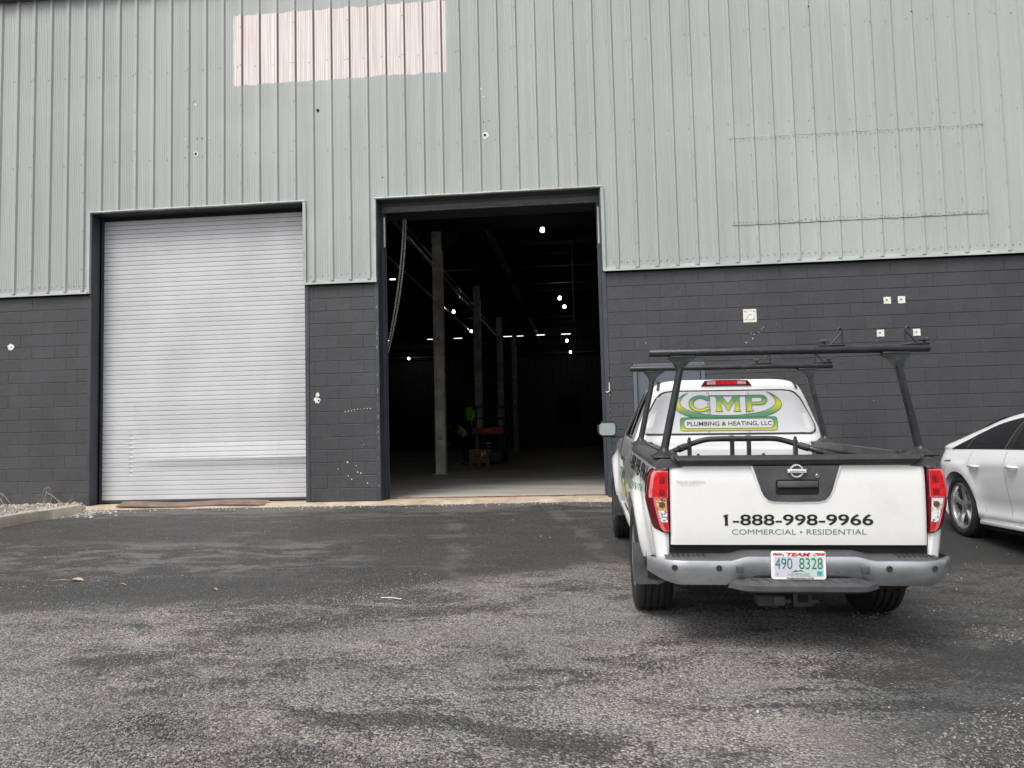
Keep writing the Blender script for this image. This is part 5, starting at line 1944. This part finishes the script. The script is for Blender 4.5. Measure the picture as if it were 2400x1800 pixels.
x, y, z, r, lab = LAMPS[1]
M_STRIP = NT('strip_glow')
M_STRIP.base((.8, .8, .8))
M_STRIP.p.inputs['Emission Color'].default_value = (1, .98, .94, 1)
M_STRIP.p.inputs['Emission Strength'].default_value = 1.6
M_STRIP = M_STRIP.m
for x, y, z, w, lab in ((-4.0, 42, 6.43, .52, 'strip light, first of four right of the second column'), (-3.3, 42, 6.43, .40, 'strip light, second of four right of the second column'),
                        (-2.15, 42, 6.45, .50, 'strip light, third of four right of the second column'), (-.75, 42, 6.45, .55, 'strip light at the right end of the row'),
                        (-6.0, 24, 6.12, .22, 'short strip light high on the left beside the chain'), (-10.9, 42, 6.45, .35, 'strip light at the left end of the row'),
                        (-8.4, 42, 6.43, .35, 'strip light just left of the first column'), (-6.8, 42, 6.43, .5, 'strip light between the first two columns')):
    e = tag(empty('strip_light', (x, y, z)), lab, 'lamp', 'strip lights under the roof deck')
    MB().box(-w/2, w/2, -.06, .06, 0, .05).build('housing', M_GALV, e)
    MB().rbox(-w/2+.02, w/2-.02, -.04, .04, -.026, -.002, .006, 1).build('diffuser', M_STRIP, e)
    MB().tube([(-w*.3, 0, .05), (-w*.3, 0, 7.0-z)], .006, 5).tube([(w*.3, 0, .05), (w*.3, 0, 7.0-z)], .006, 5).build('hanger', M_GALV, e)

# hand chain of the door, slung across and hooked at the jamb
ch = MB()
def chain(p0, p1, sag, n):
    for i in range(n):
        k = (i+.5)/n
        p = Vector(p0).lerp(Vector(p1), k)
        p.x += sag*4*k*(1-k)
        k2 = k+.01
        q = Vector(p0).lerp(Vector(p1), k2)
        q.x += sag*4*k2*(1-k2)
        d = (q-p).normalized()
        s1 = d.cross(Vector((0, 1, 0))).normalized()
        s2 = d.cross(s1).normalized()
        s_ = s1 if i % 2 else s2
        L, w = .026, .0105
        loop = [p+d*(L*.5*cos(a))+s_*(w*sin(a)) for a in [2*pi*j/7 for j in range(7)]]
        o = len(ch.v)
        for j in range(7):
            a, b = loop[j-1], loop[(j+1) % 7]
            t = (b-a).normalized()
            nn = t.cross(d.cross(s_)).normalized()
            mm = d.cross(s_).normalized()
            for c in range(3):
                an = 2*pi*c/3
                ch.v.append(tuple(loop[j]+nn*cos(an)*.0042+mm*sin(an)*.0042))
        for j in range(7):
            j2 = (j+1) % 7
            for c in range(3):
                c2 = (c+1) % 3
                ch.f.append((o+j*3+c, o+j*3+c2, o+j2*3+c2, o+j2*3+c))
Y_CH = WALL+.42
chain((-2.86, Y_CH, 4.62), (-3.205, Y_CH, 2.32), .055, 108)
chain((-2.83, Y_CH+.02, 4.62), (-3.19, Y_CH+.02, 2.30), .075, 108)
tag(ch.build('hand_chain', simple('chain_steel', (.50, .49, .47), .4, .6, .2, 20), None, 60), 'pale steel hand chain slung across the left of the open doorway', 'chain')

# ---- scissor lift
LX, LY = -3.20, 26.7
LF = tag(empty('scissor_lift', (LX, LY, 0)), 'red and dark scissor lift standing inside behind the cardboard box', 'lift')
M_LRED = simple('lift_red', (.42, .02, .02), .45, 0, .15, 5)
M_LGRY = simple('lift_grey', (.05, .052, .06), .55, .2, .2, 5)
MB().rbox(-.45, .45, -.9, .9, .18, .40, .02).build('chassis', M_LGRY, LF)
MB().rbox(-.54, .54, -.95, .95, 1.00, 1.24, .012).build('platform', M_LRED, LF)
MB().prism([(-.16, 1.09), (-.06, 1.14), (.0, 1.15), (.14, 1.13), (.05, 1.125), (-.02, 1.11), (-.09, 1.115)], -.9535, -.9515).build('platform_mark', simple('pale_print', (.40, .48, .30), .5), LF)
for k in range(4):
    z0 = .42+.145*k
    for sx in (-.36, .36):
        mb = MB()
        for a, b in (((-.8), .8), (.8, -.8)):
            mb.tube([(sx, a, z0), (sx, b, z0+.14)], .03, 6)
        mb.build('scissor_arm', M_LGRY, LF)
    MB().rbox(-.36, .36, -.83, -.77, z0-.03, z0+.03, .01, 1).build('cross_tube', M_LGRY, LF)
for sx in (-.44, .44):
    for sy in (-.62, .62):
        MB().lathe([(-.06, .05), (-.06, .17), (-.045, .19), (.045, .19), (.06, .17), (.06, .05)], 'x', (sx, sy, .19), 20).build('wheel', M_RUBBER, LF, 40)
for zz in (1.55, 1.95):
    MB().tube([(-.52, -.93, zz), (.52, -.93, zz), (.52, .93, zz), (-.52, .93, zz), (-.52, -.93, zz)], .02, 6).build('guard_rail', M_LGRY, LF)
for sx in (-.52, .52):
    for sy in (-.93, 0, .93):
        MB().tube([(sx, sy, 1.22), (sx, sy, 1.96)], .02, 6).build('rail_post', M_LGRY, LF)
for zz, w in ((.70, .07), (.58, .04), (.44, .05)):
    MB().box(-w, w, -.86, -.845, zz-.025, zz+.025).build('warning_label', simple('label_white%d' % int(zz*100), (.55, .53, .50), .5), LF)
MB().lathe([(0, 0), (0, .05), (.2, .05), (.24, .02), (.24, 0)], 'z', (-.50, -.97, 1.58), 12).build('bottle', simple('white_bottle', (.65, .65, .65), .4), LF, 40)
# hi-vis jacket hung on the lift's rail
M_VIS = simple('hi_vis_lime', (.22, .62, .04), .7, 0, .2, 8)
M_TAPE = simple('reflective_tape', (.82, .82, .80), .3, .2, .05, 8)
vj = tag(empty('hi_vis_jacket', (LX-.62, LY-1.0, 0)), 'lime hi-vis jacket hanging beside the scissor lift', 'jacket')
mb = MB()
def jk(u, k):
    w = .10+.05*sin(k*2.2)+.01*sin(9*u)
    return (w*cos(u)*(1-.3*k*(1 if cos(u) < 0 else 0)), .05*sin(u)+.02*sin(3*u+5*k), 1.93-.43*k-.04*sin(2*u)*k)
mb.grid(jk, [2*pi*i/18 for i in range(18)], lin(0, 1, 8), closed_u=True)
mb.add([jk(2*pi*i/18, 0) for i in range(18)], [tuple(range(18))])
mb.build('jacket_body', M_VIS, vj, 60)
mb = MB()
mb.grid(lambda u, k: (.06+.035*cos(u)*(1-.4*k), .03*sin(u), 1.56-.26*k), [2*pi*i/10 for i in range(10)], lin(0, 1, 5), closed_u=True)
mb.build('sleeve', simple('hi_vis_yellow', (.55, .60, .04), .7), vj, 60)
# cardboard box on a small pallet
cb = tag(empty('cardboard_box', (-3.33, 24.3, 0), (0, 0, radians(8))), 'brown cardboard carton strapped on a small pallet beside the second column', 'box')
M_CARD = simple('cardboard', (.26, .16, .085), .8, 0, .12, 4, .1, 40)
MB().rbox(-.32, .32, -.25, .25, .11, .53, .004, 1).build('carton', M_CARD, cb)
for yy in (-.22, 0, .22):
    MB().box(-.32, .32, yy-.05, yy+.05, .09, .108).build('pallet_board', simple('pallet_wood%d' % int(yy*100), (.24, .16, .09), .8), cb)
for xx in (-.28, 0, .28):
    MB().box(xx-.05, xx+.05, -.25, .25, 0, .089).build('pallet_block', MATS['pallet_wood0'], cb)
MB().box(-.14, .03, -.2545, -.2505, .28, .44).build('carton_print', M_INK, cb)
MB().box(-.12, .01, -.2565, -.2548, .405, .425).build('carton_mark', M_CHALK, cb)
MB().box(.06, .13, -.2545, -.2505, .30, .46).box(.15, .22, -.2545, -.2505, .34, .46).build('shipping_label', M_CHALK, cb)
for xx in (-.17, .14):
    MB().box(xx-.008, xx+.008, -.256, .256, .108, .536).build('strap', M_PLAST, cb)
# teal tool lying on the floor
tt = MB().rbox(-.14, .10, -.05, .05, .0, .07, .015, 2).tube([(.05, 0, .06), (.18, .02, .13), (.24, .02, .14)], .02, 6)
tg_ = tt.build('power_tool', simple('teal_plastic', (.03, .30, .28), .5), None, 40)
tg_.location = (-4.28, 25.6, 0)
tag(tg_, 'small teal power tool lying on the floor at the foot of the second column', 'tool')

# ---- the worker bending forward, hi-vis vest
PE = tag(empty('person', (-4.35, 27.6, 0), (0, 0, 0)), 'person in dark clothes and hi-vis vest bending forward beside the second column', 'person')
def skin(name, verts, edges, rad, m, parent, sub=2):
    me = bpy.data.meshes.new(name)
    me.from_pydata(verts, edges, [])
    ob = bpy.data.objects.new(name, me)
    COL.objects.link(ob)
    sk = ob.modifiers.new('s', 'SKIN')
    for i, r in enumerate(rad):
        sv = me.skin_vertices[0].data[i]
        sv.radius = (r, r) if not isinstance(r, tuple) else r
        sv.use_root = (i == 0)
    sd = ob.modifiers.new('d', 'SUBSURF')
    sd.levels = sd.render_levels = sub
    bpy.context.view_layer.update()
    dg = bpy.context.evaluated_depsgraph_get()
    me2 = bpy.data.meshes.new_from_object(ob.evaluated_get(dg))
    bpy.data.objects.remove(ob)
    me2.polygons.foreach_set('use_smooth', [True]*len(me2.polygons))
    return link(name, me2, m, parent)
M_DARKC = simple('dark_clothes', (.020, .021, .025), .85, 0, .2, 9)
M_SKIN = simple('skin', (.42, .26, .19), .55, 0, .08, 12)
# faces left (-x); pelvis is the root
V = [(.12, 0, .88), (.02, 0, 1.05), (-.12, 0, 1.18), (-.22, 0, 1.26), (-.31, 0, 1.30), (-.42, 0, 1.31),
     (.13, -.10, .84), (.02, -.12, .47), (.11, -.12, .09), (-.06, -.13, .045),
     (.13, .10, .84), (.10, .14, .46), (.22, .14, .09), (.05, .15, .045),
     (-.21, -.17, 1.22), (-.34, -.20, .98), (-.50, -.16, .80), (-.55, -.14, .74),
     (-.21, .17, 1.22), (-.36, .20, .98), (-.50, .14, .78), (-.55, .12, .72)]
E_ = [(0, 1), (1, 2), (2, 3), (3, 4), (4, 5), (0, 6), (6, 7), (7, 8), (8, 9), (0, 10), (10, 11), (11, 12), (12, 13), (3, 14), (14, 15), (15, 16), (16, 17), (3, 18), (18, 19), (19, 20), (20, 21)]
Rr = [(.15, .12), (.15, .12), (.16, .12), (.14, .10), .055, .05, .095, .065, .048, .04, .095, .065, .048, .04, .065, .048, .036, .03, .065, .048, .036, .03]
skin('body', V, E_, Rr, M_DARKC, PE)
mb = MB()
bm = bmesh.new()
bmesh.ops.create_icosphere(bm, subdivisions=3, radius=1)
for v in bm.verts:
    c = v.co.copy()
    v.co = Vector((c.x*.098-.02*max(0, -c.x)*max(0, -c.z), c.y*.076, c.z*.115))
mb.bm(bm, Matrix.Translation((-.46, 0, 1.33)) @ Matrix.Rotation(radians(38), 4, 'Y'))
hd = mb.build('head', M_SKIN, PE, 60)
MB().tube([(-.555, 0, 1.30), (-.580, 0, 1.272), (-.560, 0, 1.262)], [.012, .016, .008], 8).build('nose', M_SKIN, hd, 60)
for sy in (-.03, .03):
    MB().lathe([(0, .012), (-.006, .008), (-.008, 0)], 'x', (-.553, sy, 1.322), 8).build('eye', M_PLAST, hd)
MB().rbox(-.556, -.540, -.025, .025, 1.232, 1.238, .002, 1).build('mouth', simple('lips', (.30, .13, .11), .5), hd)
for sy in (-.078, .078):
    MB().tube([(-.44, sy, 1.35), (-.435, sy*1.1, 1.33), (-.45, sy*1.05, 1.30)], .014, 6).build('ear', M_SKIN, hd, 60)
mb = MB()
bm = bmesh.new()
bmesh.ops.create_icosphere(bm, subdivisions=3, radius=1)
bmesh.ops.delete(bm, geom=[v for v in bm.verts if v.co.z < .12 and v.co.x < .35 or v.co.z < -.45], context='VERTS')
for v in bm.verts:
    v.co = Vector((v.co.x*.108, v.co.y*.085, v.co.z*.125))
mb.bm(bm, Matrix.Translation((-.455, 0, 1.335)) @ Matrix.Rotation(radians(38), 4, 'Y'))
mb.build('hair', simple('dark_hair', (.03, .02, .015), .7), hd, 60)
for sy, z0 in ((-.14, .74), (.12, .72)):
    hv = [(-.55, sy, z0), (-.575, sy, z0-.045)]
    he = [(0, 1)]
    hr = [.026, .034]
    for i, (dy, l) in enumerate(((-.028, .065), (-.009, .078), (.010, .074), (.028, .060))):
        b = len(hv)
        hv += [(-.585, sy+dy, z0-.07), (-.600, sy+dy*1.1, z0-.07-l*.5), (-.590, sy+dy*1.1, z0-.07-l)]
        he += [(1, b), (b, b+1), (b+1, b+2)]
        hr += [.010, .009, .008]
    b = len(hv)
    hv += [(-.560, sy+.035, z0-.05), (-.585, sy+.050, z0-.085)]
    he += [(1, b), (b, b+1)]
    hr += [.011, .009]
    skin('hand', hv, he, hr, M_SKIN, PE, 1)
# vest wraps the torso
def torso(k):
    p = [(.10, 0, .92), (.02, 0, 1.05), (-.12, 0, 1.18), (-.235, 0, 1.265)]
    t = k*3
    i = min(2, int(t))
    return Vector(p[i]).lerp(Vector(p[i+1]), t-i)
tn = Vector((-.66, 0, .72)).normalized()
nb = Vector((.72, 0, .66))
def vest(a, k, g=0.):
    c = torso(k)
    w = (.185+g)*(1-.12*(2*k-1)**2)
    d = (.150+g)*(1-.15*(2*k-1)**2)
    return tuple(c+Vector((0, 1, 0))*w*cos(a)+nb*d*sin(a))
mb = MB()
mb.grid(lambda a, k: vest(a, k), [2*pi*i/24 for i in range(24)], lin(0, 1, 10), closed_u=True)
ve = mb.build('vest', M_VIS, PE, 60)
mb = MB()
mb.grid(lambda a, k: vest(a, .20+.10*k, .006), [2*pi*i/24 for i in range(24)], [0, 1], closed_u=True)
mb.build('reflective_band', M_TAPE, ve, 60)
for a0 in (pi*.5-.75, pi*.5+.75, pi*1.5-.7, pi*1.5+.7):
    mb = MB()
    mb.grid(lambda a, k: vest(a0+a, k, .006), lin(-.17, .17, 4), lin(0, 1, 10))
    mb.build('reflective_band', M_TAPE, ve, 60)

# ================================================================== outside: curb, gravel bed, weeds, litter
def curb(p0, p1, w, h, lab):
    a, b = Vector((*p0, 0)), Vector((*p1, 0))
    d = (b-a).normalized()
    n = Vector((-d.y, d.x, 0))
    mb = MB()
    secs = [(0, -.10), (0, h-.02), (.02, h), (w-.02, h), (w, h-.02), (w, -.10)]
    m = 9
    V, F = [], []
    for i in range(m):
        p = a.lerp(b, i/(m-1))
        z0 = ground_z(p.x, p.y)+.015*mnoise.noise((p.x*2, p.y*2, 0))
        for s, z in secs:
            j = .006*mnoise.noise((p.x*9, s*30, z*20))
            q = p+n*(s+j)
            V.append((q.x, q.y, z0+z+j))
    k = len(secs)
    for i in range(m-1):
        for j in range(k-1):
            F.append((i*k+j, (i+1)*k+j, (i+1)*k+j+1, i*k+j+1))
    F += [tuple(range(k)), tuple((m-1)*k+j for j in range(k-1, -1, -1))]
    mb.add(V, F)
    return tag(mb.build('concrete_curb', M_CURB, None, 50), lab, 'curb', 'curb stones beside the closed door')
curb((-7.98, 11.36), (-8.24, 10.74), .16, .15, 'concrete curb stone whose end lies nearest the closed roller door')
curb((-8.245, 10.73), (-8.34, 9.75), .16, .155, 'concrete curb stone cut off by the left edge of the picture')
def bed():
    mb = MB()
    xs = lin(-13, -8.02, 34)
    def fn(x, k):
        yf = 7.0
        if x > -8.40:
            yf = interp(x, [(-8.40, 10.30), (-8.30, 10.85), (-8.02, 11.40)])
        y = yf+(WALL+.02-yf)*k
        return (x, y, ground_z(x, min(y, 11.2))+.085+.025*mnoise.noise((x*2, y*2, 0))+.03*max(0, y-10.5)-.12*sst(-8.22, -8.03, x))
    mb.grid(fn, xs, lin(0, 1, 12))
    return struct(mb.build('gravel_bed', m_concrete('gravel_soil', (.14, .125, .105), (.27, .245, .21), 0, 1.0), smooth=60)), fn
gb, gfn = bed()
def rock(mb, x, y, z, r, flat=.55):
    a = random.uniform(0, 6.28)
    ph = [random.uniform(.65, 1.25) for _ in range(10)]
    c, s = cos(a), sin(a)
    V = []
    st = random.uniform(.6, 1.0)
    for i in range(5):
        t = 2*pi*i/5
        px, py = r*cos(t)*ph[i], r*sin(t)*ph[i]*st
        V.append((x+px*c-py*s, y+px*s+py*c, z-.25*r))
    for i in range(5):
        t = 2*pi*i/5+.4
        px, py = r*.62*cos(t)*ph[5+i], r*.62*sin(t)*ph[5+i]*st
        V.append((x+px*c-py*s, y+px*s+py*c, z+r*flat*random.uniform(.6, 1.1)))
    mb.add(V, [(5, 6, 7, 8, 9)]+[(i, (i+1) % 5, 5+(i+1) % 5, 5+i) for i in range(5)])
def rock_mat(name, lo, hi, scale=23):
    t = NT(name)
    v = t.pos()
    c = t.mix(t.xyz(t.vor(v, scale)['Color'])[0], lo, hi)
    t.base(c)
    t.set(Roughness=.85)
    t.bump(t.noise(v, 120, 3), .3, .004)
    return t.m
M_ROCKL = rock_mat('pale_rock', (.28, .25, .21), (.62, .58, .52))
M_ROCKG = rock_mat('grey_rock', (.09, .085, .08), (.31, .295, .275), 40)
mb = MB()
for i in range(900):
    x = random.uniform(-10.6, -8.06)
    p = gfn(x, 1-.42*random.random()**1.3 if x < -8.4 else random.random())
    rock(mb, *p, random.choice((.012, .018, .022, .03, .045))*random.uniform(.7, 1.3))
stuff(tag(mb.build('gravel', M_ROCKL), 'pale stones covering the bed behind the curb', 'gravel'))
mb = MB()
for i in range(1500):        # rubble spilling from the end of the curb and along the sill
    if i < 260:
        x = -7.98+abs(random.gauss(0, .26))
        y = 11.32+random.gauss(0, .16)
        r = random.choice((.008, .012, .02, .035))
    else:
        x = random.uniform(-8.2, .6) if i < 1250 else random.gauss(-3.9, .5)
        y = asphalt_edge(x)-abs(random.gauss(0, .16))+.05
        r = random.choice((.004, .005, .007, .009, .016))
    y = min(y, WALL-.06)
    rock(mb, x, y, ground_z(x, y)+.004, r)
stuff(tag(mb.build('rubble', M_ROCKL), 'broken concrete crumbs along the foot of the building', 'rubble'))
def loose(n, nm, lab, m, fn):
    mb = MB()
    for i in range(n):
        x, y, r = fn()
        rock(mb, x, y, ground_z(x, y)+.002, r, .45)
    return stuff(tag(mb.build(nm, m), lab, 'gravel'))
def near():
    while True:
        y = 2.7+4.2*random.random()**1.3
        x = random.uniform(-1.0, 1.0)*(y*.80+.3)-.35*y*.12
        k = mnoise.noise((x*.75, y*.9, 3))*.7+mnoise.noise((x*2.4, y*2.4, 9))*.4
        if x-.22*y > .3:
            k -= .35
        if y-max(0, min(2.2, x+2.2))*.7 > 5.9:
            k -= .45
        if k > random.uniform(-.5, .35):
            return x, y, random.choice((.0035, .0045, .0055, .007))*random.uniform(.8, 1.3)
loose(52000, 'loose_stones', 'grey chips lying loose on the worn asphalt in the foreground', M_ROCKG, near)
def pale():
    y = 1.8+9.0*random.random()
    x = random.uniform(-1, 1)*(y*.8)
    return x, y, random.choice((.0035, .005, .006, .008))*random.uniform(.7, 1.3)
loose(420, 'pale_stones', 'scattered single pale stones on the dark asphalt', M_ROCKL, pale)

M_DRY = simple('dry_stalk', (.33, .24, .155), .8, 0, .25, 20)
def weed(x, y, lab, stems):
    e = tag(empty('dry_weed', (x, y, ground_z(x, min(y, 11.2))+.12)), lab, 'weed', 'dead weeds in the gravel bed')
    for st_ in stems:
        r = [.0085*(1-.6*i/(len(st_)-1)) for i in range(len(st_))]
        MB().tube([(a, b*.4, c) for a, b, c in st_], r, 6).build('stalk', M_DRY, e, 60)
weed(-8.62, 11.55, 'dead weed bent like a hook, nearer the roller door', [
    [(-.05, 0, -.03), (-.02, 0, .12), (.0, .02, .22), (.03, .02, .30)], [(.03, .02, .30), (-.03, .04, .27), (-.07, .05, .17)], [(.0, .02, .22), (.10, 0, .18), (.20, -.02, .10), (.27, -.02, .02)],
    [(.07, .0, -.03), (.09, .0, .08), (.11, .01, .17)], [(-.05, 0, .0), (-.02, 0, .05), (.02, 0, .11)], [(.03, .02, .30), (.06, .03, .28), (.065, .03, .25)]])
weed(-8.30, 11.5, 'small tuft of dead grass at the end of the curb', [[(.05, 0, -.03), (-.02, 0, .06), (-.08, .01, .11)], [(.06, 0, -.03), (.12, 0, .06), (.17, .01, .12)], [(.07, 0, -.03), (.15, 0, .04), (.19, .01, .07)], [(.02, 0, -.03), (-.04, 0, .05), (-.06, 0, .07)]])
weed(-9.45, 11.50, 'dead branching weed at the left edge of the picture', [
    [(.20, 0, -.03), (.10, 0, .12), (.0, .02, .28), (-.05, .02, .42)], [(.0, .02, .28), (.06, .03, .22), (.13, .03, .17)], [(.10, 0, .12), (.02, .0, .16), (-.03, 0, .10)],
    [(.04, .02, .24), (.14, .02, .20), (.22, .02, .10), (.26, .02, .06)], [(-.02, .02, .05), (.03, .02, .08), (.06, .02, .03)]])
# rusty plate under the closed door
mb = MB()
def plate(u, k):
    x = -7.55+2.48*u
    y = WALL+.12-.22*k-.02*sin(7*u)
    z = .034-.055*k+.012*sin(9*u+1)-.02*u*(1-k)*0
    if u > .95:
        y += .03*(u-.95)/.05
    return (x, y, z)
us = lin(0, 1, 26)
mb.grid(plate, us, [0, .5, 1])
mb.grid(lambda u, k: (plate(u, 1)[0], plate(u, 1)[1]+.002*k, plate(u, 1)[2]-.014*k), us, [0, 1])
tag(mb.build('steel_plate', simple('brown_rusty_plate', (.20, .135, .105), .75, .15, .25, 4, .4, 40, world=True, dirt=((.30, .24, .19), .4)), None, 40), 'long brown rusty steel plate lying along the foot of the closed door', 'plate')
# litter
M_LEAF = simple('dry_leaf', (.56, .47, .30), .7, 0, .2, 25)
def leaf(x, y, L, W, rot, lab, m=None, stem=0.):
    e = empty('fallen_leaf', (x, y, ground_z(x, y)+.008), (0, 0, rot))
    mb = MB()
    mb.grid(lambda u, v: (L*(u-.5), W*v*max(.02, sin(pi*min(1, u*.96+.03)))*(1+.25*sin(11*u)), .012*sin(4*u)+.02*v*v), lin(0, 1, 10), [-.5, 0, .5])
    mb.build('blade', m or M_LEAF, e, 60)
    if stem:
        MB().tube([(-L*.5, 0, .004), (-L*.5-stem*.5, .01, .010), (-L*.5-stem, -.005, .006)], .0035, 5).build('stem', M_DRY, e)
    tag(e, lab, 'leaf', 'leaves on the asphalt')
leaf(-4.66, 6.675, .12, .085, .25, 'yellow leaf with a long stalk on the asphalt at the left', stem=.16)
leaf(2.32, 6.276, .075, .05, .1, 'yellow leaf on the dark asphalt right of the pickup')
leaf(-4.087, 6.468, .06, .03, .4, 'small tan leaf right of the long stalked one')
leaf(-3.13, 6.252, .06, .03, 0., 'small tan leaf at the centre left of the asphalt')
leaf(.317, 6.656, .07, .012, .05, 'tan splinter lying beside the rear left wheel', M_DRY)
sx, sy = -1.534, 5.941
o = MB().tube([(-.09, .03, 0), (0, .0, .004), (.09, -.03, 0)], .004, 6).build('white_straw', simple('straw_white', (.70, .67, .58), .6), None, 60)
o.location = (sx, sy, ground_z(sx, sy)+.006)
tag(o, 'thin white straw lying on the asphalt near the centre', 'straw')
